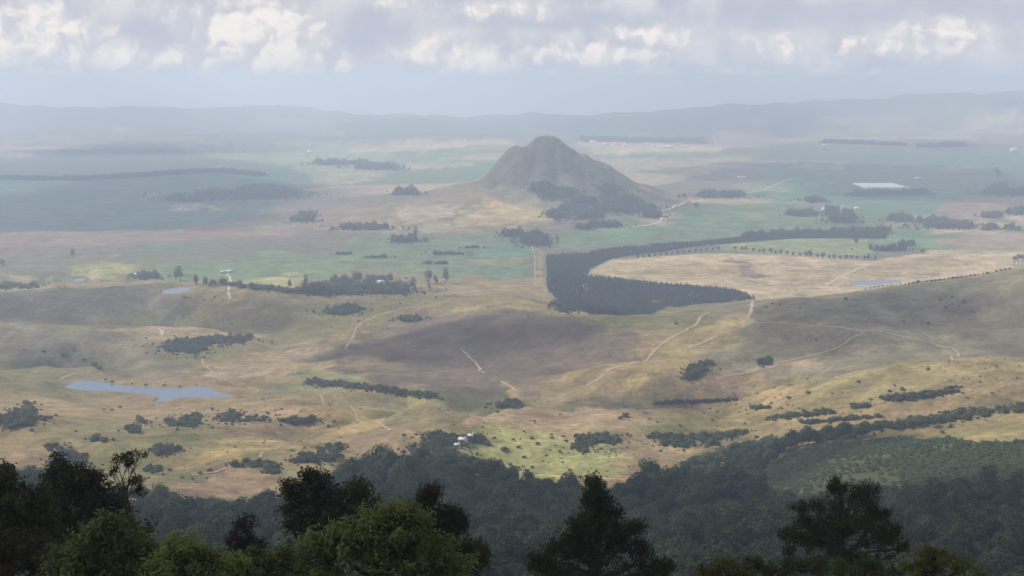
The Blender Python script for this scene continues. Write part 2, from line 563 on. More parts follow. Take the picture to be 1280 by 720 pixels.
farc = farc * (1 - .85 * wood) + floor_ * 1.3 * .85 * wood
gul = (1 - sstep(np.abs(billow(x_, y_)), .0, .055))[:, None] * sstep(n_c, -.35, .25)[:, None]
nearc = nearc * (1 - .6 * gul) + (olive * .55 + floor_ * .5) * .6 * gul
kd = sstep(y_, 2300, 2900)[:, None]
cov[:] = nearc * (1 - kd) + farc * kd
_k = 1 + 1.6 * (1 - sstep(y_, 1500, 2600))
wq = GQ + np.stack([fbm(x_, y_, 60, 4, 101, .6) * 14 * _k, fbm(x_, y_, 60, 4, 111, .6) * 8 * _k], -1)


def paint(px, colr, amt=1.0, soft=4.0, warp=1.0, ysc=1.6):
    P = ground_poly(px)
    q = GQ * (1 - warp) + wq * warp
    lo, hi = P.min(0) - 20 - soft, P.max(0) + 20 + soft
    s = np.nonzero((q[:, 0] > lo[0]) & (q[:, 0] < hi[0]) & (q[:, 1] > lo[1]) & (q[:, 1] < hi[1]))[0]
    if not len(s):
        return
    sd = poly_sd(q[s] * [1, ysc], P * [1, ysc])
    a = (sstep(sd, -soft, soft) * amt)[:, None]
    mod = 1 + 0.25 * n_c[s][:, None]
    cov[s] = cov[s] * (1 - a) + np.asarray(colr) * mod * a


# far country
paint([(-200, 128), (420, 140), (420, 165), (200, 170), (-200, 175)], green * .8 + grey * .2, .6, 4)
paint([(420, 140), (700, 140), (1020, 132), (1010, 160), (900, 168), (640, 170), (430, 172)], floor_ * 1.3 + green * .1, .75, 3)
paint([(700, 132), (1300, 104), (1500, 108), (1500, 132), (1020, 142), (800, 160)], floor_ * 1.2 + green * .08, .85, 3)
paint([(1020, 143), (1100, 137), (1280, 140), (1400, 142), (1400, 165), (1200, 176), (1040, 180), (1010, 165)], pale * .8, .45, 3, .2)
for (u0, u1, v0, h) in ((1030, 1130, 146, 4), (1090, 1240, 155, 3), (1040, 1160, 163, 4), (1160, 1300, 164, 4), (1200, 1290, 150, 3), (1050, 1120, 172, 3), (1130, 1210, 170, 3)):
    paint([(u0, v0 + 1), (u1, v0 - 1), (u1 + 10, v0 + h - 1), (u0 + 12, v0 + h + 1)], pale * 1.25, .8, 1.2, .1)
paint([(1225, 144), (1290, 141), (1290, 150), (1230, 152)], pale * 1.25, .9, 1.5, .3)
paint([(1040, 158), (1180, 150), (1210, 160), (1060, 168)], green, .6, 2)
paint([(900, 158), (960, 150), (970, 176), (920, 186), (880, 186)], soil * 1.4, .8, 4)
paint([(-50, 172), (250, 168), (250, 182), (-50, 186)], pale * .8, .6, 3)
paint([(140, 160), (210, 160), (200, 163), (150, 163)], pale * 1.3, .8, 1, .3)
paint([(260, 166), (345, 162), (350, 170), (270, 172)], green * 1.3, .7, 2)
paint([(-50, 195), (110, 192), (420, 206), (460, 222), (330, 226), (-50, 228)], crop * .7 + floor_ * .3, .75, 3)
paint([(-50, 226), (150, 222), (330, 218), (385, 236), (335, 262), (260, 280), (150, 291), (-50, 294)], crop, .95, 3, .5)
paint([(-50, 290), (180, 288), (340, 268), (480, 252), (490, 272), (400, 290), (200, 305), (-50, 316)], soil * .85 + grey * .15, .9, 3)
paint([(210, 258), (285, 255), (280, 260), (220, 264)], pale, .8, 1.5)
paint([(120, 246), (210, 243), (200, 250), (130, 250)], soil, .5, 2)
paint([(230, 192), (400, 176), (470, 180), (500, 200), (470, 220), (390, 216), (300, 200)], green * 1.25 + pale * .15, .9, 3)
paint([(430, 182), (520, 174), (640, 174), (650, 180), (560, 186), (440, 190)], pale, .95, 1.5, .4)
paint([(500, 196), (570, 184), (600, 190), (560, 206), (430, 216)], green * .9 + crop * .3, .9, 2, .4)
paint([(505, 206), (560, 199), (600, 199), (590, 206), (520, 213)], pale, .7, 2)
paint([(395, 214), (480, 212), (480, 222), (420, 232), (390, 226)], pale * .6 + green * .5, .7, 2)
paint([(715, 176), (840, 178), (915, 183), (900, 192), (760, 195), (700, 188)], pale * 1.1, .95, 1.2, .3)
paint([(740, 194), (960, 192), (960, 197), (740, 199)], green * 1.2, .9, 1, .2)
paint([(740, 198), (940, 196), (940, 200), (740, 202)], pale * .9, .7, .8, .2)
paint([(730, 203), (960, 201), (1020, 214), (950, 234), (880, 246), (800, 245), (740, 225)], burnt * .9 + grey * .5, .95, 2, .5)
paint([(960, 200), (1300, 186), (1400, 190), (1400, 250), (1000, 262), (940, 245)], crop * .95 + green * .25, .9, 3)
paint([(1020, 180), (1290, 172), (1290, 184), (1020, 194)], grey * .8 + green * .4, .6, 3)
paint([(990, 206), (1060, 203), (1050, 208), (1000, 209)], pale, .6, 1.5)
paint([(1170, 211), (1220, 209), (1215, 213), (1180, 214)], pale, .7, 1)
paint([(830, 266), (960, 254), (1065, 262), (1060, 290), (880, 300), (690, 312), (690, 296)], green * .9 + crop * .2, .9, 3, .6)
paint([(790, 268), (860, 262), (850, 275), (800, 280)], pale * .6 + soil * .4, .8, 2)
paint([(1180, 252), (1300, 244), (1400, 244), (1400, 268), (1190, 278), (1150, 274)], soil * 1.15, .9, 2, .4)
paint([(1200, 282), (1300, 270), (1300, 280), (1250, 292), (1150, 292)], pale * .7 + soil * .4, .8, 2)
paint([(1100, 292), (1235, 310), (1230, 316), (1180, 312), (1090, 304)], green * .9 + crop * .4, .95, 1.5, .3)
paint([(1160, 300), (1290, 290), (1400, 292), (1400, 314), (1210, 311)], soil * 1.35, .9, 1.5, .3)
paint([(895, 306), (990, 297), (1085, 300), (1095, 320), (980, 318), (900, 312)], olive * .8 + green * .7, .95, 2, .4)
# smaller paddocks and strips all over the plain
r2 = np.random.default_rng(5)
for k in range(120):
    v = 164 + 176 * r2.random() ** 1.1
    u = r2.uniform(-40, 1320)
    if 560 < u < 860 and 200 < v < 290 or (680 < u and v > 290):
        continue
    w = r2.uniform(18, 80)
    h = (v - 140) / 200 * r2.uniform(3, 11) + .8
    sk, tl = r2.uniform(-14, 14), r2.uniform(-.05, .05) * w
    c_ = (green * 1.15, crop, pale * .8, soil, grey * 1.1, green * .8 + pale * .3, olive, dry)[r2.integers(8)]
    paint([(u - w / 2, v - tl), (u + w / 2, v + tl), (u + w / 2 + sk, v + h + tl), (u - w / 2 + sk, v + h - tl)], c_ * r2.uniform(.8, 1.15), r2.uniform(.35, .75), .7, .12)
# mountain apron
paint([(420, 262), (600, 226), (690, 262), (690, 285), (560, 292), (430, 286)], dry * .7 + grey * .35, .8, 6)
paint([(575, 270), (612, 247), (660, 250), (690, 264), (690, 276), (640, 281), (575, 280)], gold * .9 + pale * .2, .9, 4)  # sunlit tan at the hill foot, sunshine put into the colour
paint([(488, 263), (560, 257), (572, 268), (500, 274)], pale * .85, .8, 3)
paint([(470, 284), (560, 280), (560, 292), (480, 294)], pale * .6 + green * .4, .7, 3)
paint([(730, 236), (760, 230), (775, 245), (770, 252), (745, 250)], soil * 1.1, .6, 4)
# middle plain
paint([(440, 300), (600, 291), (672, 306), (665, 350), (560, 350), (420, 332)], green, .75, 5)
paint([(520, 318), (660, 306), (660, 318), (560, 326)], crop * .9 + green * .3, .7, 2)
paint([(560, 334), (665, 330), (665, 344), (570, 346)], crop * .9 + green * .3, .6, 2)
paint([(570, 326), (650, 322), (650, 330), (580, 332)], dry, .6, 2)
paint([(190, 338), (240, 326), (330, 316), (430, 318), (440, 340), (370, 348), (330, 356), (240, 352)], green * 1.1, .9, 3)
paint([(285, 352), (385, 343), (378, 358), (320, 359)], brite * 1.15, .95, 2)
paint([(76, 338), (130, 329), (178, 334), (150, 342), (105, 346)], brite * 1.05, .9, 2.5)
paint([(20, 353), (60, 350), (64, 356), (40, 362), (18, 360)], pale * .8, .7, 2)
paint([(110, 344), (128, 341), (124, 346), (112, 347)], pale, .8, 1)
# tan block of fields round the plantation
paint([(736, 342), (762, 325), (880, 317), (1000, 318), (1095, 326), (1180, 312), (1290, 312), (1400, 312), (1400, 340), (1180, 352), (1050, 368), (925, 374), (915, 362), (800, 352)], pale * .93, .97, 2, .3)
paint([(775, 342), (850, 329), (925, 333), (935, 342), (870, 348), (800, 348)], dry * .95 + olive * .3, .7, 2.5, .5)
paint([(985, 338), (1070, 330), (1075, 334), (1030, 352), (990, 350)], dry * .9 + olive * .3, .6, 2, .4)
paint([(1070, 332), (1180, 318), (1230, 330), (1150, 346), (1060, 350)], dry * .9 + olive * .2, .6, 2, .4)
paint([(908, 322), (928, 322), (948, 340), (975, 348), (960, 349), (930, 340)], burnt * 1.1, .7, 2)
paint([(910, 306), (940, 301), (925, 308), (912, 310)], gold, .9, 1)
paint([(671, 312), (679, 312), (678, 352), (692, 364), (726, 388), (722, 392), (688, 372), (672, 358)], pale * .7, .7, 1.5, .3)
# near hills
paint([(-300, 366), (150, 358), (260, 372), (240, 398), (100, 404), (-300, 404)], grey * .95 + burnt * .3, .75, 6)
paint([(-300, 412), (80, 412), (140, 440), (60, 452), (-300, 440)], grey + burnt * .2, .7, 6)
paint([(150, 412), (200, 408), (330, 418), (210, 424), (110, 418)], pale * .65 + dry * .2, .85, 2.5, .5)
paint([(240, 360), (300, 360), (330, 380), (240, 395), (215, 385)], dry, .6, 5)
paint([(60, 430), (190, 424), (230, 455), (240, 480), (120, 468)], grey * .8 + redd * .3, .7, 5)
paint([(245, 470), (285, 448), (400, 428), (430, 440), (330, 466), (270, 480)], pale * .6 + redd * .3, .8, 4)
paint([(330, 478), (420, 466), (470, 476), (410, 490), (340, 492)], green * .7 + dry * .4, .6, 4)
paint([(430, 432), (468, 410), (540, 395), (640, 388), (745, 400), (802, 420), (790, 442), (720, 465), (660, 486), (600, 492), (500, 484), (415, 468)], burnt * 1.1, .93, 6)
paint([(435, 448), (490, 448), (490, 460), (440, 462)], dry, .7, 3)
paint([(480, 452), (580, 444), (575, 456), (490, 460)], floor_ * 2 + burnt * .3, .6, 3)
paint([(520, 392), (640, 362), (700, 378), (760, 398), (680, 392), (560, 400)], dry * .75 + olive * .3, .7, 5)
paint([(385, 472), (520, 484), (640, 494), (630, 504), (520, 500), (390, 482)], floor_ * 1.6, .75, 3)
paint([(420, 496), (540, 488), (600, 506), (540, 512), (440, 508)], olive + dry * .2, .7, 3)
paint([(640, 500), (700, 484), (770, 490), (820, 500), (700, 508)], olive * .8 + dry * .45, .8, 3)
paint([(720, 490), (830, 484), (850, 498), (780, 510), (700, 508)], burnt + redd * .2, .6, 3)
paint([(590, 518), (700, 512), (830, 514), (870, 530), (700, 538), (590, 534)], redd * 1.15 + pale * .1, .85, 4)
paint([(545, 574), (600, 548), (700, 538), (770, 552), (800, 580), (720, 612), (640, 604), (580, 588)], brite * .8 + olive * .25 + dry * .1, .9, 9)  # bright grass of the spur, the sunlight on it painted in as colour
paint([(600, 540), (660, 536), (700, 541), (640, 548), (600, 548)], brite * 1.0, .8, 5)  # upper part of the same sunlit patch, painted brighter still
paint([(765, 552), (830, 545), (875, 560), (850, 578), (780, 582)], redd + olive * .3, .8, 4)
paint([(690, 600), (770, 590), (850, 577), (846, 590), (760, 604)], redd * 1.2, .9, 2.5)
paint([(420, 545), (480, 536), (545, 552), (500, 572), (440, 580)], redd * 1.1, .8, 4)
paint([(186, 612), (280, 588), (352, 588), (350, 612), (250, 636)], redd * 1.05 + burnt * .1, .9, 4)
paint([(230, 580), (330, 540), (430, 515), (520, 505), (460, 532), (400, 556), (300, 584)], gold * .75 + dry * .2, .8, 5)
paint([(0, 560), (90, 570), (100, 590), (0, 600)], redd * .9 + dry * .2, .6, 5)
paint([(300, 520), (420, 500), (440, 510), (340, 540), (290, 548)], redd * .6 + dry * .5, .6, 5)
paint([(100, 520), (200, 530), (180, 560), (60, 560)], olive * .7 + dry * .4, .6, 6)
# right hill
paint([(930, 374), (1280, 335), (1500, 335), (1500, 445), (1230, 446), (1100, 460), (1000, 475), (900, 470), (860, 440)], grey * .85 + olive * .3, .85, 5)
paint([(1150, 385), (1240, 362), (1500, 365), (1500, 440), (1235, 440), (1195, 412)], burnt + olive * .25, .65, 6)
paint([(885, 398), (945, 384), (930, 412), (860, 448), (790, 472), (760, 478), (820, 444)], gold * .6 + olive * .35, .85, 4)  # yellow grass flank, its sunlight put into the colour
paint([(900, 470), (960, 458), (1005, 449), (1020, 458), (950, 468), (905, 478)], redd * 1.3, .85, 3)
paint([(935, 380), (970, 378), (1010, 392), (980, 402), (940, 398)], burnt * .9 + olive * .2, .6, 4)
paint([(845, 484), (925, 480), (938, 498), (860, 504)], redd * 1.1, .8, 3)
paint([(840, 508), (920, 506), (960, 516), (900, 532), (850, 530)], gold * .6 + olive * .4, .8, 4)
paint([(1000, 480), (1130, 455), (1230, 448), (1500, 452), (1500, 480), (1150, 490), (1010, 510)], olive * .9 + dry * .35, .75, 5)
paint([(930, 545), (1060, 525), (1180, 500), (1290, 490), (1290, 500), (1150, 520), (990, 548)], redd * .7 + dry * .35, .75, 3)
paint([(1180, 522), (1290, 514), (1500, 514), (1500, 552), (1260, 556), (1200, 552)], olive * .8 + dry * .4, .85, 4)
paint([(1060, 552), (1150, 534), (1210, 536), (1150, 552), (1070, 566)], dry * .8 + olive * .2, .7, 4)
FOREST_PX = [(-300, 606), (0, 604), (60, 606), (130, 618), (190, 630), (250, 640), (350, 632), (400, 614), (425, 596), (470, 588), (520, 590), (565, 584), (620, 600), (690, 614), (770, 615),
             (840, 606), (890, 584), (940, 570), (1000, 556), (1075, 545), (1080, 552), (985, 566), (950, 590), (955, 625), (1040, 640), (1160, 622), (1290, 604), (1600, 600)]
SCRUB_PX = [(945, 640), (950, 585), (990, 566), (1080, 552), (1150, 548), (1200, 550), (1260, 556), (1290, 548), (1500, 548), (1500, 612), (1290, 612), (1160, 626), (1040, 642)]
paint(SCRUB_PX, green * .2 + olive * .25, .95, 4)
paint([(600, 228), (640, 180), (683, 160), (740, 192), (800, 232), (835, 268), (760, 275), (690, 262), (640, 246)], grey * .75 + green * .3 + dry * .1, .85, 6)
FPOLY = ground_poly(FOREST_PX)
FPOLY = np.concatenate([FPOLY, [[1600, 4000], [-1600, 4000]]])
SPOLY = ground_poly(SCRUB_PX)
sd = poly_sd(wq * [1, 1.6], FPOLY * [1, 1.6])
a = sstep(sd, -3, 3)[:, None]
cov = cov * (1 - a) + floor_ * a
gg = gul * (1 - kd) * .5
cov = cov * (1 - gg) + (olive * .5 + floor_ * .6) * gg
# ------------------------------------------------------------------ ground sheet
def ground_material():
    m, T, b = mat_new('grassland')
    at = T.new('ShaderNodeAttribute', attribute_name='cover')
    g = T.new('ShaderNodeNewGeometry')
    pos = g.outputs['Position']
    n1 = T.noise(pos, 0.03, 5.0, 0.65)
    n2 = T.noise(pos, 0.16, 4.0, 0.7)
    mp = T.new('ShaderNodeMapping')
    T.l.new(pos, mp.inputs[0])
    mp.inputs['Scale'].default_value = (0.35, 1.0, 1.0)
    n3 = T.noise(mp.outputs[0], 0.02, 4.0, 0.7, dist=0.6)
    c = at.outputs['Color']
    f = T.m('MULTIPLY', T.ramp(n1, 0.3, 0.7, 0.66, 1.34, False), T.ramp(n2, 0.3, 0.72, 0.64, 1.36, False))
    f = T.m('MULTIPLY', f, T.ramp(n3, 0.3, 0.7, 0.86, 1.14, False))
    mu = T.new('ShaderNodeVectorMath', operation='SCALE')
    T.l.new(c, mu.inputs[0])
    T.l.new(f, mu.inputs[3])
    c2 = T.mix(T.ramp(T.noise(pos, 0.055, 4.0, 0.7), 0.42, 0.72, 0.0, 0.45), mu.outputs[0], (0.085, 0.085, 0.04))
    T.l.new(c2, b.inputs['Base Color'])
    b.inputs['Roughness'].default_value = 0.95
    b.inputs['Specular IOR Level'].default_value = 0.05
    bp = T.new('ShaderNodeBump')
    bp.inputs['Strength'].default_value = 0.55
    bp.inputs['Distance'].default_value = 1.2
    T.l.new(T.noise(pos, 0.22, 4.0, 0.7), bp.inputs['Height'])
    T.l.new(bp.outputs[0], b.inputs['Normal'])
    return m


nr, nc = GX.shape
idx = np.arange(nr * nc).reshape(nr, nc)
quads = np.stack([idx[:-1, :-1], idx[:-1, 1:], idx[1:, 1:], idx[1:, :-1]], -1).reshape(-1, 4)
gm = mesh_np('ground', np.stack([GX, GY, GZ], -1).reshape(-1, 3), quads, ground_material(), True)
att = gm.color_attributes.new('cover', 'FLOAT_COLOR', 'POINT')
rgba = np.ones((len(cov), 4), np.float32)
rgba[:, :3] = np.clip(cov, 0.005, 0.9)
att.data.foreach_set('color', rgba.ravel())
tag(link('ground', gm), 'wide rolling grassland valley with fields and a lone hill', 'ground', kind='structure')

# ------------------------------------------------------------------ water
def water_material():
    m, T, b = mat_new('pond_water')
    b.inputs['Base Color'].default_value = (0.07, 0.11, 0.17, 1)
    b.inputs['Roughness'].default_value = 0.12
    b.inputs['IOR'].default_value = 1.33
    g = T.new('ShaderNodeNewGeometry')
    bp = T.new('ShaderNodeBump')
    bp.inputs['Strength'].default_value = 0.15
    bp.inputs['Distance'].default_value = 0.3
    T.l.new(T.noise(g.outputs['Position'], 0.5, 3.0), bp.inputs['Height'])
    T.l.new(bp.outputs[0], b.inputs['Normal'])
    return m


WATER = water_material()
for nm, gx, gy, lev, lab, P in PONDS:
    cx, cy = gx.mean(), gy.mean()
    # the sheet runs a little way under the banks
    ox, oy = gx - cx, gy - cy
    rr = np.hypot(ox, oy)
    V = [(a + o / r * 3.0, b_ + p / r * 3.0, lev) for a, b_, o, p, r in zip(gx, gy, ox, oy, rr)]
    me = bpy.data.meshes.new(nm)
    me.from_pydata(V, [], [list(range(len(V)))])
    me.materials.append(WATER)
    tag(link(nm, me), lab, 'pond', kind='structure')

# ------------------------------------------------------------------ tracks
def track_material(name, colr):
    m, T, b = mat_new(name)
    g = T.new('ShaderNodeNewGeometry')
    n = T.noise(g.outputs['Position'], 0.12, 4.0, 0.7)
    n2 = T.noise(g.outputs['Position'], 0.9, 3.0, 0.7)
    c = T.mix(T.ramp(n, 0.3, 0.7), tuple(x * .75 for x in colr), tuple(min(.9, x * 1.2) for x in colr))
    c = T.mix(T.ramp(n2, 0.5, 0.7, 0, .35), c, (.2, .17, .08))
    T.l.new(c, b.inputs['Base Color'])
    b.inputs['Roughness'].default_value = 0.95
    return m


DIRT = track_material('dirt_track', (.32, .235, .15))
PALE_DIRT = track_material('pale_gravel', (.46, .39, .30))


def track(px, w, lab, mat=DIRT, name='dirt_track'):
    X, Y = pick([p[0] for p in px], [p[1] for p in px])
    # resample with a Catmull-Rom curve
    P = np.stack([X, Y], -1)
    P = np.concatenate([[2 * P[0] - P[1]], P, [2 * P[-1] - P[-2]]])
    out = []
    for i in range(1, len(P) - 2):
        L = np.hypot(*(P[i + 1] - P[i]))
        n = max(2, int(L / 5.0))
        t = np.linspace(0, 1, n, endpoint=False)[:, None]
        a, b, c, d = P[i - 1], P[i], P[i + 1], P[i + 2]
        out.append(.5 * (2 * b + (c - a) * t + (2 * a - 5 * b + 4 * c - d) * t ** 2 + (3 * b - a - 3 * c + d) * t ** 3))
    Q = np.concatenate(out + [P[-2:-1]])
    Q = Q + np.stack([fbm(Q[:, 0], Q[:, 1], 40, 2, 5), fbm(Q[:, 0], Q[:, 1], 40, 2, 6)], -1) * 5
    Tn = np.gradient(Q, axis=0)
    Tn /= np.maximum(np.linalg.norm(Tn, axis=1), 1e-6)[:, None]
    Nn = np.stack([-Tn[:, 1], Tn[:, 0]], -1)
    wv = .6 * w * (1 + .5 * fbm(Q[:, 0], Q[:, 1], 22, 2, 9))
    V = []
    for s in (-.5, 0, .5):
        R = Q + Nn * (wv * s)[:, None]
        V.append(np.column_stack([R, ground(R[:, 0], R[:, 1]) + 0.32 + (0.04 if s == 0 else 0)]))
    n = len(Q)
    V = np.concatenate(V)
    Fq = []
    for k in (0, 1):
        for i in range(n - 1):
            Fq.append((k * n + i, k * n + i + 1, (k + 1) * n + i + 1, (k + 1) * n + i))
    me = mesh_np(name, V, Fq, mat, True)
    tag(link(name, me), lab, 'track', kind='structure')


track([(886, 391), (870, 404), (830, 429), (790, 454), (755, 469), (733, 483)], 6, 'straight tan track slanting down the hill from the plantation corner')
track([(948, 374), (936, 394), (905, 414), (880, 428), (850, 445)], 7, 'tan track dropping from the saddle of the big hill')
track([(935, 400), (963, 403), (1010, 407), (1060, 410), (1085, 413), (1130, 421), (1175, 432), (1196, 441), (1190, 450), (1186, 457)], 4.5, 'thin red track crossing the face of the right hill')
track([(1085, 413), (1062, 424), (1040, 437), (1000, 448), (960, 457), (905, 472)], 4.5, 'red branch track curving down the right hill')
track([(576, 436), (592, 449), (606, 467)], 4.5, 'short pale track on the dark burnt slope')
track([(627, 476), (637, 482), (648, 488)], 4, 'short pale track at the foot of the burnt slope')
track([(400, 494), (440, 511), (470, 527), (485, 536), (480, 541), (462, 544)], 3.6, 'pale track hooking round above the reddish knoll')
track([(324, 573), (338, 564), (352, 558), (374, 548)], 3.2, 'pale track above the thickets on the lower left')
track([(284, 341), (287, 350), (285, 361), (286, 373)], 6, 'pale track running up to the farmyard in green grass', PALE_DIRT)
track([(196, 411), (203, 414), (203, 419)], 7, 'pale scar on the ridge above the lake', PALE_DIRT)
track([(254, 449), (262, 464), (290, 480), (322, 489), (302, 494)], 3.2, 'faint track curling past the right end of the lake')
track([(60, 478), (90, 468), (116, 464)], 4, 'faint track left of the lake')
track([(665, 306), (668, 330), (668, 358)], 4, 'straight grassy track running up to the plantation from the hill foot')
track([(833, 271), (829, 276), (815, 280), (790, 284)], 14, 'pale gravel road rounding the foot of the conical hill', PALE_DIRT)
track([(835, 262), (870, 252), (925, 243), (960, 235), (992, 222)], 11, 'pale road crossing the green plain to the right of the conical hill', PALE_DIRT)
track([(1030, 356), (1062, 341), (1092, 330)], 9, 'pale track across the tan field behind the right hill', PALE_DIRT)
track([(828, 347), (900, 347), (950, 350), (1000, 355)], 8, 'pale farm track along the lower edge of the tan field', PALE_DIRT)
track([(540, 375), (512, 384), (470, 395), (445, 412), (432, 436)], 5, 'tan track winding down the saddle between the hills')
track([(240, 595), (300, 583), (322, 580)], 3, 'pale strip of track beside the reddish knoll')

# ------------------------------------------------------------------ foliage pieces
def leaf_mat(name, c1, c2, transl=0.25, rough=0.7):
    m, T, b = mat_new(name)
    g = T.new('ShaderNodeNewGeometry')
    oi = T.new('ShaderNodeObjectInfo')
    n = T.noise(g.outputs['Position'], 0.35, 2.0)
    f = T.m('ADD', T.m('MULTIPLY', g.outputs['Random Per Island'], 0.36), T.m('ADD', T.m('MULTIPLY', n, 0.28), T.m('MULTIPLY', oi.outputs['Random'], 0.5)), clamp=True)
    c = T.mix(T.ramp(f, 0.22, 0.92, 0, 1, False), c1, c2)
    T.l.new(c, b.inputs['Base Color'])
    b.inputs['Roughness'].default_value = rough
    b.inputs['Specular IOR Level'].default_value = 0.15
    tr = T.new('ShaderNodeBsdfTranslucent')
    T.l.new(c, tr.inputs[0])
    mx = T.new('ShaderNodeMixShader')
    mx.inputs[0].default_value = transl
    T.l.new(b.outputs[0], mx.inputs[1])
    T.l.new(tr.outputs[0], mx.inputs[2])
    T.l.new(mx.outputs[0], T.n['Material Output'].inputs[0])
    return m


BARK = plain_mat('bark', (.035, .030, .024), 0.9, 0.3, 3.0)
PALE_BARK = plain_mat('pale_bark', (.22, .19, .15), 0.9, 0.3, 3.0)
FOREST_LEAF = leaf_mat('forest_leaf', (.010, .022, .014), (.090, .112, .050))
DARK_LEAF = leaf_mat('dark_thicket_leaf', (.045, .062, .036), (.120, .138, .066))
SCRUB_LEAF = leaf_mat('scrub_leaf', (.065, .100, .050), (.135, .170, .080))
PINE_LEAF = leaf_mat('plantation_leaf', (.045, .072, .060), (.095, .128, .095))


def leaf_quads(P, N, L, W, r, jitter=0.7, droop=0.0):
    """one bent leaf (two triangles along a rib) per point"""
    n = len(P)
    N = N + r.normal(0, jitter, (n, 3))
    N /= np.linalg.norm(N, axis=1)[:, None] + 1e-9
    A = np.cross(N, r.normal(0, 1, (n, 3)))
    A /= np.linalg.norm(A, axis=1)[:, None] + 1e-9
    B = np.cross(N, A)
    L = np.broadcast_to(L, (n,)) * r.uniform(.7, 1.3, n)
    W = np.broadcast_to(W, (n,)) * r.uniform(.7, 1.3, n)
    a, b = A * L[:, None] * .5, B * W[:, None] * .5
    sag = N * (L * .12)[:, None]
    V = np.stack([P - a - sag, P - b * .9 + a * .1, P + a - sag, P + b * .9 + a * .1], 1).reshape(-1, 3)
    Fq = np.arange(n * 4).reshape(n, 4)
    return V, Fq


def ball_points(n, r, lobes, shell=0.75):
    """points on/in a set of ellipsoids (cx,cy,cz,rx,ry,rz) with outward normals"""
    lob = np.array(lobes, float)
    wt = (lob[:, 3] * lob[:, 5]) ** .8
    k = r.choice(len(lob), n, p=wt / wt.sum())
    d = r.normal(0, 1, (n, 3))
    d /= np.linalg.norm(d, axis=1)[:, None]
    rad = shell + (1.06 - shell) * r.random(n) ** .7
    lump = 1 + .16 * np.sin(d[:, 0] * 5 + k * 1.7) * np.sin(d[:, 1] * 6 + k) + .12 * np.sin(d[:, 2] * 9 + k * 2.3)
    P = lob[k, :3] + d * (rad * lump)[:, None] * lob[k, 3:]
    return P, d


def crown_mesh(name, seed, mat, n=340, size=.62, spread=1.0, tall=1.0, low=0.25):
    """crown of about 1 m radius and 1.6 m height standing on z = 0 (scaled by its object)"""
    r = np.random.default_rng(seed)
    lobes = [(0, 0, .85 * tall, .62, .62, .55 * tall)]
    for i in range(7):
        a = i / 7 * 6.28 + r.uniform(-.4, .4)
        q = r.uniform(.35, .62) * spread
        s = r.uniform(.34, .5)
        lobes.append((math.cos(a) * q, math.sin(a) * q, r.uniform(low + .25, 1.05) * tall, s, s, s * .8 * tall))
    P, N = ball_points(n, r, lobes)
    V, Fq = leaf_quads(P, N + np.array([0, 0, .35]), size * .44, size * .36, r, .30)
    return mesh_np(name, V, Fq, mat)


def cone_mesh(name, seed, mat, n=150):
    r = np.random.default_rng(seed)
    t = r.random(n) ** .8
    a = r.uniform(0, 6.28, n)
    rad = (1 - t) * .95 * r.uniform(.6, 1.05, n) + .06
    P = np.stack([np.cos(a) * rad, np.sin(a) * rad, .15 + t * 3.0], -1)
    N = np.stack([np.cos(a), np.sin(a), .6 + 0 * a], -1)
    V, Fq = leaf_quads(P, N, .5, .34, r, .35)
    return mesh_np(name, V, Fq, mat)


def tube(pts, rad, seg=7):
    pts, rad = np.asarray(pts, float), np.asarray(rad, float)
    Tn = np.gradient(pts, axis=0)
    Tn /= np.linalg.norm(Tn, axis=1)[:, None] + 1e-9
    ref = np.array([.31, .95, .07])
    A = np.cross(Tn, ref)
    A /= np.linalg.norm(A, axis=1)[:, None] + 1e-9
    B = np.cross(Tn, A)
    th = np.linspace(0, 2 * np.pi, seg, endpoint=False)
    V = pts[:, None] + rad[:, None, None] * (np.cos(th)[None, :, None] * A[:, None] + np.sin(th)[None, :, None] * B[:, None])
    n = len(pts)
    Fq = []
    for i in range(n - 1):
        for k in range(seg):
            Fq.append((i * seg + k, i * seg + (k + 1) % seg, (i + 1) * seg + (k + 1) % seg, (i + 1) * seg + k))
    return V.reshape(-1, 3), np.array(Fq)


def join(parts):
    Vs, Fs, o = [], [], 0
    for V, Fq in parts:
        Vs.append(V)
        Fs.append(Fq + o)
        o += len(V)
    return np.concatenate(Vs), np.concatenate(Fs)


def trunk_mesh(name, seed, mat, h=1.0, rad=.09):
    r = np.random.default_rng(seed)
    parts = [tube([(0, 0, -.25), (.02, .01, h * .4), (.03, -.03, h * .8), (0, 0, h * 1.15)], [rad * 1.3, rad, rad * .8, rad * .3])]
    for i in range(4):
        a = i * 1.57 + r.uniform(-.4, .4)
        parts.append(tube([(.02, 0, h * .55), (math.cos(a) * .3, math.sin(a) * .3, h * .85), (math.cos(a) * .55, math.sin(a) * .55, h * 1.15)], [rad * .6, rad * .4, rad * .15], 5))
    V, Fq = join(parts)
    return mesh_np(name, V, Fq, mat, True)


FOREST_CROWNS = [crown_mesh('forest_crown', 100 + i, FOREST_LEAF, 760, .46, 1.0, (.85, 1.0, 1.15)[i % 3]) for i in range(7)]
FOREST_TRUNK = trunk_mesh('forest_trunk', 5, BARK)
BUSH_MESH = [crown_mesh('bush_foliage', 200 + i, DARK_LEAF, 260, .62, 1.05, .75, -.15) for i in range(4)]
SCRUB_MESH = [crown_mesh('scrub_foliage', 220 + i, SCRUB_LEAF, 140, .7, 1.05, .7, -.15) for i in range(3)]
PINE_MESH = [cone_mesh('pine_foliage', 240 + i, PINE_LEAF) for i in range(3)]
GUM_MESH = [crown_mesh('gum_crown', 260 + i, DARK_LEAF, 260, .62, .8, 1.7, .1) for i in range(4)]

_tmpl_cache = {}


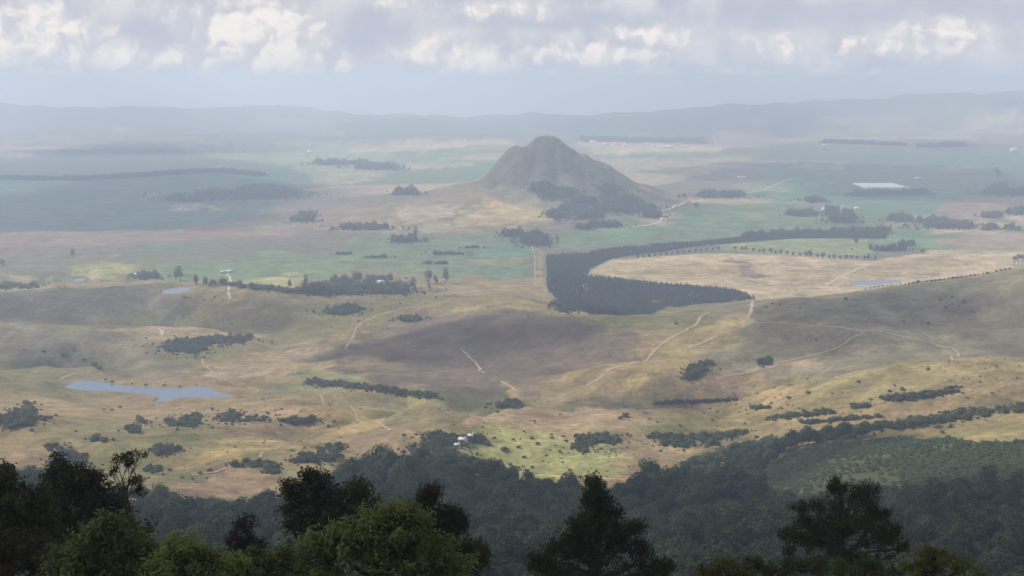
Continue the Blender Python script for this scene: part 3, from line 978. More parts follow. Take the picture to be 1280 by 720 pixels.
def tree(name, x, y, radius, hscale, crown_me, trunk_me=FOREST_TRUNK, lift=0.55, rz=None, sink=.3):
    """empty at the base > trunk, crown"""
    z = float(ground(x, y)) - sink
    root = link(name, None, loc=(x, y, z))
    root.rotation_euler = (0, 0, random.uniform(0, 6.28) if rz is None else rz)
    cr = link('crown', crown_me, root)
    cr.scale = (radius, radius, radius * hscale)
    cr.location = (0, 0, radius * lift)
    tr = link('trunk', trunk_me, root)
    tr.scale = (radius, radius, radius * (lift + .35))
    return root


# ------------------------------------------------------------------ masses of trees (stuff)
def scatter_tree():
    ng = bpy.data.node_groups.new('scatter', 'GeometryNodeTree')
    ng.interface.new_socket('Geometry', in_out='INPUT', socket_type='NodeSocketGeometry')
    ng.interface.new_socket('Geometry', in_out='OUTPUT', socket_type='NodeSocketGeometry')
    return ng


def scatter(name, P, scl, sz, templates, label, cat, mats=None):
    """one object holding a whole mass of plants: points instanced with a few plant meshes"""
    n = len(P)
    me = bpy.data.meshes.new(name)
    me.vertices.add(n)
    me.vertices.foreach_set('co', np.asarray(P, np.float32).ravel())
    for nm, typ, arr in (('scl', 'FLOAT_VECTOR', np.stack([scl, scl, np.asarray(scl) * sz], -1)), ('rot', 'FLOAT_VECTOR', np.stack([np.zeros(n), np.zeros(n), rng.uniform(0, 6.28, n)], -1))):
        at = me.attributes.new(nm, typ, 'POINT')
        at.data.foreach_set('vector', arr.astype(np.float32).ravel())
    at = me.attributes.new('idx', 'INT', 'POINT')
    at.data.foreach_set('value', rng.integers(0, len(templates), n).astype(np.int32))
    o = link(name, me)
    ng = scatter_tree()
    N, L = ng.nodes, ng.links
    gi, go = N.new('NodeGroupInput'), N.new('NodeGroupOutput')
    jn = N.new('GeometryNodeJoinGeometry')
    for t in reversed(templates):
        oi = N.new('GeometryNodeObjectInfo')
        oi.inputs[0].default_value = t
        oi.transform_space = 'ORIGINAL'
        g2 = N.new('GeometryNodeGeometryToInstance')
        L.new(oi.outputs['Geometry'], g2.inputs[0])
        L.new(g2.outputs[0], jn.inputs[0])
    ip = N.new('GeometryNodeInstanceOnPoints')
    ip.inputs['Pick Instance'].default_value = True
    L.new(gi.outputs[0], ip.inputs['Points'])
    L.new(jn.outputs[0], ip.inputs['Instance'])
    for nm, typ, sock in (('scl', 'FLOAT_VECTOR', 'Scale'), ('rot', 'FLOAT_VECTOR', None), ('idx', 'INT', 'Instance Index')):
        na = N.new('GeometryNodeInputNamedAttribute')
        na.data_type = typ
        na.inputs[0].default_value = nm
        src = na.outputs[0]
        if sock:
            L.new(src, ip.inputs[sock])
        else:
            er = N.new('FunctionNodeEulerToRotation')
            L.new(src, er.inputs[0])
            L.new(er.outputs[0], ip.inputs['Rotation'])
    L.new(ip.outputs[0], go.inputs[0])
    md = o.modifiers.new('scatter', 'NODES')
    md.node_group = ng
    tag(o, label, cat, kind='stuff')
    return o


def fill_ground(poly, spacing, jit=.45, dmin=380, dmax=3500, warp=True):
    """jittered grid of ground points inside a ground-map polygon"""
    us = poly[:, 0]
    ys = 616000.0 / np.maximum(poly[:, 1], 1)
    y0, y1 = max(dmin, ys.min()), min(dmax, ys.max())
    x0 = min((us / F * y1).min(), (us / F * y0).min())
    x1 = max((us / F * y1).max(), (us / F * y0).max())
    gx, gy = np.meshgrid(np.arange(x0, x1, spacing), np.arange(y0, y1, spacing))
    gx = gx.ravel() + rng.uniform(-jit, jit, gx.size) * spacing
    gy = gy.ravel() + rng.uniform(-jit, jit, gy.size) * spacing
    q = gcoord(gx, gy)
    if warp:
        q = q + np.stack([fbm(gx, gy, 60, 3, 101) * 14, fbm(gx, gy, 60, 3, 111) * 8], -1)
    m = (poly_sd(q * [1, 1.6], poly * [1, 1.6]) > 0) & (np.abs(gx / (gy + 150)) < .5)
    return gx[m], gy[m]


def project(x, y, z):
    zc = z - CAM_Z
    w = y * CP - zc * SP
    up = y * SP + zc * CP
    return 640 + F * x / w, 360 - F * up / w


# ---- the valley forest: the 300 largest in view as trees, the rest as one mass
fx, fy = fill_ground(FPOLY, 9.4, .48, 400, 1400)
keep = rng.random(len(fx)) > .04
fx, fy = fx[keep], fy[keep]
fz = ground(fx, fy)
fr = rng.uniform(4.0, 7.4, len(fx)) * (1 + .5 * np.clip(fbm(fx, fy, 80, 2, 7), -.4, .6))
pu, pv = project(fx, fy, fz + fr * 1.4)
inview = (pu > -120) & (pu < 1400) & (fy < 1500)
fx, fy, fz, fr, pu, pv = (q[inview] for q in (fx, fy, fz, fr, pu, pv))
clear = (pv < 716) & (pu > 8) & (pu < 1272) & (pv > 560)
for (u0, u1, v0) in ((0, 195, 560), (195, 310, 672), (340, 600, 600), (650, 855, 640), (690, 790, 600), (970, 1140, 605), (1140, 1225, 690)):
    clear &= ~((pu > u0) & (pu < u1) & (pv > v0))
cand = np.nonzero(clear)[0]
cand = cand[np.argsort(-(fr / fy)[cand])][:300]
single = np.zeros(len(fx), bool)
single[cand] = True
forest_objs = []
for n_, i in enumerate(cand):
    t = tree('forest_tree', fx[i], fy[i], fr[i], rng.uniform(1.0, 1.35), FOREST_CROWNS[n_ % 7], lift=.7)
    tag(t, 'large rounded tree crown in the nearest part of the dark valley forest', 'tree', 'nearest trees of the valley forest')
    forest_objs.append(t)
crown_t = [o.children[0] for o in forest_objs[:7]]
rest = ~single
scatter('forest', np.stack([fx, fy, fz + fr * .35], -1)[rest], fr[rest], rng.uniform(.95, 1.35, rest.sum()), crown_t, 'dense dark forest filling the valley below the viewpoint', 'forest')

_ones = 'first second third fourth fifth sixth seventh eighth ninth tenth eleventh twelfth thirteenth fourteenth fifteenth sixteenth seventeenth eighteenth nineteenth'.split()


def nth(i, n):
    """place from the left in words"""
    k = int(i) + 1
    if k == 1:
        return 'leftmost'
    if k == n:
        return 'rightmost'
    if k < 20:
        return _ones[k - 1]
    t = {2: ('twentieth', 'twenty'), 3: ('thirtieth', 'thirty')}[k // 10]
    return t[0] if k % 10 == 0 else t[1] + '-' + _ones[k % 10 - 1]


# ---- template holders that are themselves plants in view
def bush(u, v, r, label, group=None, me=None, xy=None):
    if xy is None:
        X, Y = pick([u], [v])
        x, y = X[0], Y[0]
    else:
        x, y = xy
    o = link('bush', me or random.choice(BUSH_MESH), loc=(x, y, float(ground(x, y)) - .1 * r))
    o.scale = (r, r, r * random.uniform(.8, 1.15))
    o.rotation_euler = (0, 0, random.uniform(0, 6.28))
    return tag(o, label, 'bush', group)


def bushes(spots, label, group, me=None):
    """label: '... among the <plural>' gets each plant's place from the left"""
    X, Y = pick([s[0] for s in spots], [s[1] for s in spots])
    order = np.argsort(np.argsort([s[0] for s in spots]))
    return [bush(0, 0, s[2], nth(order[i], len(spots)) + ' ' + label, group, me, (X[i], Y[i])) for i, s in enumerate(spots)]


bt = bushes([(503, 560, 0)][:0] + [(610, 556, 3.2), (630, 563, 4.5), (655, 572, 2.2), (672, 556, 2.4), (642, 550, 2.0), (690, 548, 2.2), (612, 578, 2.6), (665, 585, 2.0), (596, 568, 2.2), (700, 565, 1.6), (648, 560, 2.2),
             (618, 548, 1.8), (683, 570, 1.6), (638, 582, 2.2), (712, 588, 1.8), (725, 598, 2.2), (655, 540, 1.8), (708, 552, 2.4), (665, 549, 2.8), (742, 592, 1.7), (585, 560, 2.0), (632, 592, 3.4), (640, 587, 3.2), (628, 585, 2.4)],
            'from the left of the small bushes dotted on the sunlit central spur', 'bushes on the sunlit spur')
bushes([(607, 510, 2.6), (622, 516, 2.2), (560, 513, 1.4), (505, 545, 2.0), (548, 540, 1.5), (668, 527, 1.6), (700, 518, 1.6), (782, 521, 4.2), (776, 524, 3.0), (850, 533, 1.8), (822, 528, 1.6)],
       'from the left of the bushes on the reddish crest above the sunlit spur', 'bushes on the reddish crest')
bushes([(55, 440, 3.4), (80, 445, 4.0), (118, 458, 4.6), (124, 461, 4.2), (30, 438, 2.5), (105, 450, 3.2)], 'from the left of the bushes in the gully above the lake', 'bushes in the gully above the lake')
bushes([(140, 478, 2.4), (165, 480, 2.0), (182, 482, 2.6), (205, 482, 2.4), (225, 483, 2.2), (245, 481, 2.0), (132, 475, 2.0)], 'from the left of the low bushes on the far lake shore', 'bushes on the far lake shore')
bushes([(986, 498, 3.0), (1010, 492, 3.0), (964, 505, 2.0), (1073, 478, 2.6), (1040, 492, 1.6), (1128, 488, 3.0), (1112, 490, 2.4), (1160, 462, 2.4), (897, 515, 1.8), (890, 525, 1.6), (1158, 533, 2.6), (1172, 535, 3.4), (1188, 534, 3.0),
        (1178, 541, 2.4), (1210, 498, 1.6), (1240, 492, 1.6), (1225, 478, 1.6), (1140, 500, 2.2)], 'from the left of the bushes on the grassy right spurs', 'bushes on the right spurs')
bushes([(1057, 375, 3.4), (1000, 385, 2.0), (1130, 402, 2.0), (1086, 399, 1.6), (1160, 405, 2.4), (1020, 425, 2.0), (1175, 375, 3.0), (1190, 372, 2.6), (1205, 378, 2.8), (1198, 384, 2.6), (1182, 385, 2.2), (1215, 390, 2.0), (845, 405, 2.6), (660, 396, 1.6), (965, 380, 2.5), (958, 384, 2.5), (975, 381, 2.2),
        (742, 402, 1.8), (610, 385, 1.6), (634, 392, 1.6), (590, 378, 1.6)], 'from the left of the lone bushes on the broad hill flanks', 'bushes on the hill flanks')
bushes([(255, 376, 2.0), (268, 372, 2.4), (230, 371, 2.2), (410, 382, 2.2), (465, 388, 2.0), (480, 372, 2.0), (500, 380, 2.2), (545, 372, 2.4), (448, 402, 2.2), (430, 395, 2.0), (470, 365, 2.8), (440, 372, 2.2), (392, 388, 1.8)], 'from the left of the bushes in front of the farm grove', 'bushes in front of the farm grove')
bushes([(212, 588, 2.4), (228, 598, 2.0), (262, 589, 2.6), (250, 592, 2.0), (150, 510, 2.4), (140, 513, 2.0), (130, 512, 1.8), (352, 512, 2.0), (265, 512, 2.2), (70, 520, 2.0), (95, 540, 1.6), (330, 500, 1.5)], 'from the left of the small bushes on the slope below the lake', 'bushes below the lake')
# shrubs along the crest of the right hill
cu = np.linspace(1082, 1262, 34)
cv = np.interp(cu, [1080, 1105, 1150, 1180, 1200, 1235, 1262], [361, 356.5, 352, 349, 346, 341, 335.5])
bushes([(a, b + 1.2, random.uniform(1.5, 3.2)) for a, b in zip(cu, cv)], 'from the left of the shrubs lining the right hill crest', 'shrubs along the right hill crest')

BUSH_T = bt[:4]
for k, o in enumerate(BUSH_T):
    o.data = BUSH_MESH[k]


def ellipse_points(ells, s):
    U, V, S = [], [], []
    for (u, v, ru, rv) in ells:
        X, Y = pick([u], [v])
        D = Y[0]
        area = math.pi * ru * (D / F) * rv * (D * D / 616000.0) * .75
        n = int(np.clip(area / (s * s * .42), 5, 900))
        a, q = rng.uniform(0, 6.28, n), np.sqrt(rng.random(n))
        U.append(u + np.cos(a) * q * ru)
        V.append(v + np.sin(a) * q * rv)
        n2 = max(2, int(n * .5))                       # stragglers round the edge
        a, q = rng.uniform(0, 6.28, n2), rng.uniform(.95, 2.0, n2)
        U.append(u + np.cos(a) * q * ru * rng.uniform(.8, 1.2, n2))
        V.append(v + np.sin(a) * q * rv)
        S += [1.0] * n + list(.25 + .4 * rng.random(n2))
    X, Y = pick(np.concatenate(U), np.concatenate(V))
    return X, Y, np.array(S)


def thicket(ells, s, label, name='thicket', tall=1.0, templates=None, cat='thicket'):
    X, Y, S = ellipse_points(ells, s)
    r = S * (.45 + .8 * rng.random(len(X)) ** 1.6) * s * .78
    Z = ground(X, Y) - .1 * r
    return scatter(name, np.stack([X, Y, Z], -1), r, rng.uniform(.8, 1.3, len(X)) * tall, templates or BUSH_T, label, cat)


def line(pts, rv, step=None):
    out = []
    for (a, b) in zip(pts[:-1], pts[1:]):
        L = abs(b[0] - a[0]) + abs(b[1] - a[1])
        n = max(1, int(L / (step or 12)))
        for k in range(n):
            t = (k + .5) / n
            out.append((a[0] + (b[0] - a[0]) * t, a[1] + (b[1] - a[1]) * t, L / n * .75, rv * random.uniform(.75, 1.2)))
    return out


thicket([(232, 433, 30, 8), (275, 426, 32, 4), (305, 423, 10, 3)], 6, 'dark thicket on the slope above the lake')
thicket([(15, 526, 28, 9), (35, 514, 10, 8), (50, 524, 12, 3)], 5, 'dark thicket at the left edge level with the lake foot')
thicket([(168, 537, 9, 6), (176, 527, 6, 5)], 4.5, 'round dark clump just below the lake')
thicket([(120, 550, 14, 3)], 4, 'flat dark clump left of the round clump below the lake')
thicket([(208, 562, 16, 5), (200, 566, 8, 3)], 4.5, 'dark clump below the long thickets, second from the lake')
thicket([(228, 529, 22, 6), (240, 524, 12, 6)], 5, 'left dark thicket of the three in a row below the lake')
thicket([(300, 524, 36, 4.5), (290, 519, 14, 4)], 5, 'long middle thicket of the three in a row below the lake')
thicket([(372, 527, 28, 4)], 5, 'right thicket of the three in a row below the lake')
thicket([(190, 587, 11, 4)], 4, 'small dark clump right of the bare topped tree')
thicket([(85, 576, 22, 9), (70, 560, 12, 5)], 4.5, 'bluish thicket behind the tall dark trees at left')
thicket([(312, 581, 24, 2.5), (342, 588, 12, 5), (330, 580, 12, 3)], 4, 'dark thicket below the pale track on the lower left')
thicket([(400, 572, 30, 6), (412, 562, 16, 5), (375, 576, 16, 3)], 4.5, 'dark thicket above the reddish knoll tip')
thicket([(545, 552, 22, 8), (565, 549, 20, 5), (595, 549, 12, 5), (540, 565, 30, 8)], 4.5, 'wooded clump round the pale cottages')
thicket([(726, 560, 12, 6), (745, 549, 26, 4), (762, 551, 12, 4), (735, 553, 16, 6)], 4.5, 'dark grey green clump on the sunlit spur')
thicket(line([(815, 547), (850, 548), (905, 546), (930, 540)], 4) + [(860, 556, 40, 5)], 4.5, 'scrubby thicket right of the sunlit spur')
thicket(line([(855, 584), (920, 564), (985, 550), (1050, 541), (1130, 532), (1165, 526), (1235, 516)], 5), 5.5, 'dark band of trees in the gully rising to the right')
thicket(line([(1243, 515), (1290, 510)], 4), 5, 'dark clump at the right end of the gully')
thicket(line([(962, 525), (1000, 520), (1042, 515)], 2.5), 4.5, 'short dark hedge like thicket above the gully')
thicket([(1075, 508, 13, 3), (950, 510, 14, 2)], 4, 'small dark clump on the middle of the right spur')
thicket(line([(1100, 500), (1140, 496), (1165, 494), (1195, 487)], 3), 4, 'broken dark thicket in the hollow of the upper right spur')
thicket([(956, 452, 9, 4)], 5, 'dark clump beside the red earth on the right hill')
thicket([(872, 462, 14, 6), (866, 470, 10, 5), (880, 455, 8, 3)], 4, 'loose scrub in the hollow left of the red earth')
thicket(line([(385, 478), (450, 484), (500, 491), (545, 496)], 3), 5, 'dark strip of trees along the foot of the burnt slope')
thicket([(632, 507, 14, 3), (640, 503, 8, 3)], 4.5, 'dark clump in the notch below the burnt slope')
thicket([(425, 390, 18, 4), (436, 386, 14, 4)], 6, 'grey clump on the saddle below the farm grove')
thicket([(512, 399, 14, 3)], 6, 'small dark clump right of the grey clump on the saddle')
thicket(line([(1000, 530), (1100, 520)], 1.5) + line([(820, 505), (920, 500)], 1.2), 3.5, 'thin line of low scrub across the right spurs')
thicket(line([(890, 377), (935, 372)], 1.5), 6, 'dark tree line at the lower tip of the plantation')
thicket([(708, 386, 12, 5), (695, 380, 6, 3)], 5, 'low dark scrub left of the firebreak')
# scrub spur on the right
sx, sy = fill_ground(SPOLY, 3.3, .5, 500, 1400)
k = rng.random(len(sx)) < np.clip(.72 + 1.3 * fbm(sx, sy, 55, 3, 33), .12, 1)
sx, sy = sx[k], sy[k]
sr = rng.uniform(1.2, 2.6, len(sx))
sb = bushes([(1010, 590, 2.2), (1060, 575, 2.4), (1120, 580, 2.4)], 'from the left of the pale green shrubs behind the right pine', 'shrubs on the scrubby spur', None)
for k, o in enumerate(sb):
    o.data = SCRUB_MESH[k]
scatter('scrub', np.stack([sx, sy, ground(sx, sy) - .2], -1), sr, rng.uniform(.8, 1.3, len(sx)), sb, 'pale green scrub covering the lower right spur', 'scrub')
# loose scrub over the sunlit spur and other grass
allp = []
for poly, dens in (([(555, 566), (600, 545), (700, 538), (770, 556), (860, 555), (850, 580), (700, 606), (640, 596)], .10), ([(860, 470), (1010, 470), (1010, 520), (860, 520)], .05),
                   ([(1000, 480), (1290, 450), (1290, 515), (1000, 540)], .03), ([(560, 505), (860, 505), (860, 535), (560, 540)], .02), ([(200, 500), (540, 500), (440, 560), (200, 610)], .02), ([(420, 360), (600, 360), (640, 400), (420, 440)], .008)):
    P = ground_poly(poly)
    ax, ay = fill_ground(P, 3.0, .5, 700, 2400)
    k = rng.random(len(ax)) < dens * np.clip(1 + 3 * fbm(ax, ay, 40, 2, 44), 0, 3)
    allp.append(np.stack([ax[k], ay[k]], -1))
allp = np.concatenate(allp)
ar = .4 + 1.3 * rng.random(len(allp)) ** 2.2
scatter('low_scrub', np.column_stack([allp, ground(allp[:, 0], allp[:, 1]) - .1]), ar, rng.uniform(.7, 1.1, len(allp)), sb, 'low tufts of scrub sprinkled over the near grass slopes', 'scrub')

# ---- plantations
PLANT_PX = [(683, 320), (735, 317), (790, 309), (870, 304), (930, 298), (1000, 292), (1108, 293), (1108, 299), (1000, 298), (930, 303), (870, 308.5), (800, 318), (762, 324), (737, 336), (733, 347),
            (800, 353), (860, 359), (915, 363), (936, 370), (900, 378), (830, 386), (768, 394), (735, 394), (700, 378), (684, 362)]
pp = ground_poly(PLANT_PX)
px_, py_ = fill_ground(pp, 4.4, .3, 1800, 3600, False)
kp = (rng.random(len(px_)) > .05) & (fbm(px_, py_, 40, 3, 77) > -.42)
px_, py_ = px_[kp], py_[kp]
pr = rng.uniform(1.9, 3.2, len(px_))
X, Y = pick([1268, 1273, 1278], [333, 332.5, 332])
ridge_pines = []
PTRUNK = trunk_mesh('pine_trunk', 9, BARK, 1.0, .05)
for k in range(3):
    r_ = (6.5, 7.5, 7.0)[k]
    t = tree('pine_tree', X[k], Y[k], r_, .75, GUM_MESH[k], PTRUNK, 1.5)
    tag(t, nth(k, 3) + ' of the tall dark pines standing on the right hill crest', 'tree', 'pines on the right crest')
pine_first = link('pine_sapling', PINE_MESH[0], loc=(0, 0, 0))
X, Y = pick([686, 722, 745], [364, 384, 392])
pt = [pine_first, link('pine_sapling', PINE_MESH[1]), link('pine_sapling', PINE_MESH[2])]
for k, o in enumerate(pt):
    o.name = 'plantation_pine' if k == 0 else 'plantation_pine.%03d' % k
    o.location = (X[k], Y[k], float(ground(X[k], Y[k])))
    o.scale = (2.8, 2.8, 2.2)
    tag(o, nth(k, 3) + ' of the conical pines on the near left plantation edge', 'tree', 'pines on the plantation edge')
young = poly_sd(gcoord(px_, py_), ground_poly([(684, 320), (737, 317), (737, 348), (684, 344)])) > 0
pz = ground(px_, py_)
scatter('pine_plantation', np.stack([px_, py_, pz], -1)[~young], pr[~young], rng.uniform(.62, .86, (~young).sum()), pt, 'dark blue green pine plantation curving round the tan field', 'plantation')
scatter('pine_plantation', np.stack([px_, py_, pz], -1)[young], pr[young], rng.uniform(.35, .5, young.sum()), pt, 'lighter young pine block at the left end of the plantation', 'plantation')

# ---- rows of round trees
ROW_CROWN = [crown_mesh('row_crown', 300 + i, DARK_LEAF, 150, .7, .8, 1.0, .1) for i in range(3)]
row = [(a, np.interp(a, [795, 850, 900], [323.5, 317.5, 312.5])) for a in np.linspace(797, 898, 15)]
X, Y = pick([p[0] for p in row], [p[1] for p in row])
for k in range(len(row)):
    t = tree('row_tree', X[k], Y[k], random.uniform(3.6, 4.8), 1.1, ROW_CROWN[k % 3], lift=.4)
    tag(t, nth(k, len(row)) + ' small tree from the left in the faint row edging the tan field', 'tree', 'faint upper left tree row')
row = [(a, np.interp(a, [915, 980, 1040, 1095], [312, 319, 324, 325])) for a in np.linspace(919, 1094, 25) + rng.uniform(-1.6, 1.6, 25)]
X, Y = pick([p[0] for p in row], [p[1] for p in row])
for k in range(len(row)):
    t = tree('row_tree', X[k], Y[k], random.uniform(3.8, 6.4), random.uniform(1.0, 1.35), ROW_CROWN[k % 3], lift=.5)
    tag(t, nth(k, len(row)) + ' round dark tree from the left in the evenly spaced row below the green knoll', 'tree', 'evenly spaced tree row')

# ---- farm grove and tall lone trees
for (u, v, r_, hs, lab) in ((382, 364, 6.5, 1.8, 'tall dark tree at the left end of the farm grove'), (362, 362, 4.5, 1.4, 'small dark tree left of the farm grove'), (515, 364, 9, 1.1, 'broad round tree at the right end of the farm grove'),
                            (536, 354, 9, 1.15, 'left tree of the pair right of the farm grove'), (557, 354, 8, 1.35, 'right tree of the pair right of the farm grove'), (545, 356, 6, 1.2, 'slim tree between the pair right of the farm grove'),
                            (225, 352, 8.5, 1.4, 'tall dark tree behind the small pond on the left'), (220, 351, 6, 1.6, 'slim tree beside the tall tree behind the small pond'), (245, 357, 5.5, 1.4, 'pale slim tree right of the small pond'),
                            (519, 301, 8, 1.7, 'tall poplar like tree beyond the farm grove'), (512, 301, 6, 1.2, 'shorter tree beside the tall poplar like tree'), (91, 322, 6, 1.3, 'lone dark tree on the left plain'), (3, 333, 6, 1.1, 'dark tree at the left edge of the plain'),
                            (1153, 318, 6, .8, 'round bush like tree in the tan field at right'), (1070, 305, 8, .7, 'dark clump tree on the green knoll field'), (1247, 222, 16, .9, 'lone tree on the far right plain'), (870, 262, 9, .9, 'lone tree on the green plain right of the hill')):
    X, Y = pick([u], [v])
    t = tree('farm_tree', X[0], Y[0], r_, hs, GUM_MESH[random.randrange(4)], lift=.25)
    tag(t, lab, 'tree', 'lone trees on the plain')
gum_t = [o for o in C.objects if o.name.startswith('crown') and o.data in GUM_MESH][:4]
G = dict(templates=gum_t, tall=.85, cat='grove', name='grove')
thicket([(440, 365, 50, 4), (470, 363, 40, 4), (400, 366, 25, 2.5), (490, 367, 22, 2.5), (430, 355, 14, 2), (468, 352, 24, 2)], 9, 'dark grove of tall trees round the white roofed farmhouse', **G)
thicket(line([(288, 356), (330, 361), (368, 366)], 1.5), 7, 'dark hedge running from the farmyard to the farm grove', **{**G, 'name': 'hedge', 'cat': 'hedge', 'tall': .5})
thicket([(183, 347, 15, 2.5), (275, 356, 8, 1.5), (262, 357, 6, 1)], 7, 'low dark trees in the green pasture on the left', **G)
thicket([(20, 359, 28, 2.5)], 7, 'dark trees at the left edge below the plain', **{**G, 'tall': .6})
thicket([(640, 294, 14, 2.5), (668, 304, 17, 4), (668, 298, 16, 3)], 9, 'square dark wood at the foot of the conical hill', **G)
thicket([(455, 286, 30, 2)], 9, 'flat dark wood on the plain left of the conical hill', **G)
thicket([(505, 302, 16, 2)], 8, 'low trees below the tall poplar like tree', **G)
thicket([(377, 276, 15, 2), (383, 271, 10, 1.5)], 10, 'small oval wood on the left plain', **G)
thicket([(507, 242, 13, 2)], 12, 'oval wood left of the conical hill', **G)
thicket([(470, 211, 26, 1.5), (425, 206, 35, .8)], 14, 'line of far trees among the pale green fields', **G)
thicket([(300, 246, 60, 3), (350, 243, 20, 4), (232, 251, 25, 1.5), (325, 238, 25, 2)], 11, 'broad dark wood on the left plain', **G)
thicket(line([(120, 190), (225, 189)], 1) + [(150, 191, 75, 1.2)], 11, 'long thin dark wood far on the left', **{**G, 'tall': .7})
thicket(line([(0, 224), (105, 225), (270, 214), (330, 220)], 1), 10, 'thin dark tree belt along the blue green crop', **{**G, 'tall': .7})
thicket([(676, 236, 12, 5), (700, 243, 18, 5), (728, 252, 16, 3)], 8, 'dark wood on the near slope of the conical hill', **G)
thicket([(762, 240, 10, 6), (778, 252, 20, 4), (795, 263, 24, 4), (760, 262, 18, 3), (815, 271, 12, 2)], 8, 'dark wood wrapping the right foot of the conical hill', **G)
thicket([(695, 270, 12, 4), (735, 270, 18, 4), (755, 283, 20, 2), (730, 286, 8, 1.5), (715, 262, 16, 3)], 8, 'scattered woods at the front foot of the conical hill', **G)
thicket([(900, 246, 30, 1.8)], 11, 'dark wood right of the pale road on the plain', **G)
thicket([(1052, 277, 16, 3), (1040, 268, 8, 3), (1060, 272, 8, 3)], 9, 'tall dark wood beside the white far farmhouses', **{**G, 'tall': 1.15})
thicket([(1003, 269, 18, 2), (1018, 252, 14, 1.5)], 9, 'low trees left of the far farmhouses', **G)
thicket([(1125, 275, 16, 2.5)], 9, 'round wood right of the far farmhouses', **G)
thicket([(1188, 284, 34, 2.5), (1165, 278, 20, 2)], 9, 'long dark wood on the right plain', **G)
thicket([(1238, 287, 12, 1.2)], 9, 'left of two small clipped woods at the right', **G)
thicket([(1264, 287, 11, 1.2)], 9, 'right of two small clipped woods at the right', **G)
thicket([(1255, 243, 28, 2), (1250, 237, 9, 3), (1285, 242, 15, 2)], 11, 'dark wood at the right edge above the brown field', **G)
thicket([(1275, 267, 18, 2), (1240, 272, 15, 1)], 10, 'dark trees at the right edge below the brown field', **G)
thicket(line([(1065, 245), (1160, 243)], 1), 10, 'tree belt in front of the white sheeted pond', **G)
thicket([(1190, 182, 18, 1.2), (1160, 184, 15, .8)], 13, 'dark far wood below the pale hillside on the right', **{**G, 'tall': .7})
thicket([(1132, 307, 10, 1.5), (1110, 313, 24, 1)], 8, 'scrub at the right corner of the tan field', **G)
thicket(line([(930, 297), (1108, 291)], 1.6), 9, 'tall dark belt of trees along the far edge of the green knoll', **G)
thicket(line([(728, 176), (780, 177), (880, 179)], .6), 16, 'trees round the far white village', **G)
thicket(line([(1030, 178), (1130, 182)], .6), 13, 'far trees below the pale hillside', **{**G, 'tall': .7})
thicket([(560, 318, 20, 1), (470, 322, 14, .8), (545, 330, 14, .7), (590, 310, 10, .7), (430, 318, 10, .7)], 7, 'scattered low trees on the green middle plain', **{**G, 'tall': .5})

# ------------------------------------------------------------------ buildings
WHITE_WALL = plain_mat('white_wall', (.60, .58, .54), .85, .08, .5)
WHITE_ROOF = plain_mat('white_roof', (.68, .68, .68), .5, .06, .4)
GREY_ROOF = plain_mat('grey_roof', (.42, .42, .43), .6, .12, .4)
DOOR = plain_mat('door_paint', (.10, .07, .05), .6)
GLASS = plain_mat('window_glass', (.05, .06, .08), .15)


def box_mesh(name, x0, x1, y0, y1, z0, z1, mat):
    V = [(x, y, z) for z in (z0, z1) for y in (y0, y1) for x in (x0, x1)]
    Fq = [(0, 2, 3, 1), (4, 5, 7, 6), (0, 1, 5, 4), (2, 6, 7, 3), (0, 4, 6, 2), (1, 3, 7, 5)]
    return mesh_np(name, V, Fq, mat)


def roof_mesh(name, L, W, z0, h, mat, over=.6, t=.25):
    a, b = L / 2 + over, W / 2 + over
    dz = h * over / (W / 2)
    V = [(-a, -b, z0 - dz), (a, -b, z0 - dz), (a, 0, z0 + h), (-a, 0, z0 + h), (-a, b, z0 - dz), (a, b, z0 - dz)]
    V += [(x, y, z + t) for x, y, z in V]
    Fq = [(6, 7, 8, 9), (9, 8, 11, 10), (0, 3, 2, 1), (3, 4, 5, 2), (0, 1, 7, 6), (4, 10, 11, 5), (0, 6, 9, 3), (3, 9, 10, 4), (1, 2, 8, 7), (2, 5, 11, 8)]
    return mesh_np(name, V, Fq, mat)


def house(u, v, L, W, H, rz, label, roof=WHITE_ROOF, name='farmhouse', cat='house', group=None, rise=.55):
    X, Y = pick([u], [v])
    x, y = X[0], Y[0]
    root = link(name, None, loc=(x, y, float(ground(x, y))))
    root.rotation_euler = (0, 0, rz)
    h = W / 2 * rise
    a, b = L / 2, W / 2
    V = [(-a, -b, -2), (a, -b, -2), (a, b, -2), (-a, b, -2), (-a, -b, H), (a, -b, H), (a, b, H), (-a, b, H), (-a, 0, H + h), (a, 0, H + h)]
    Fc = [(0, 1, 5, 4), (2, 3, 7, 6), (1, 2, 6, 9, 5), (3, 0, 4, 8, 7)]
    me = bpy.data.meshes.new('wall')
    me.from_pydata(V, [], Fc)
    me.materials.append(WHITE_WALL)
    link('wall', me, root)
    rf = link('roof', roof_mesh('roof', L, W, H + .04, h, roof), root)
    link('chimney', box_mesh('chimney', a * .55, a * .55 + .9, -.45, .45, H + h * .6, H + h + 1.3, WHITE_WALL), rf)
    link('door', box_mesh('door', -.55, .55, -b - .06, -b + .04, 0, 2.1, DOOR), root)
    for s in (-.62, -.3, .3, .62):
        w = link('window', box_mesh('window', a * s - .8, a * s + .8, -b - .08, -b + .05, .9, 2.2, WHITE_ROOF), root)
        link('pane', box_mesh('pane', a * s - .68, a * s + .68, -b - .1, -b - .03, 1.0, 2.1, GLASS), w)
    return tag(root, label, cat, group)


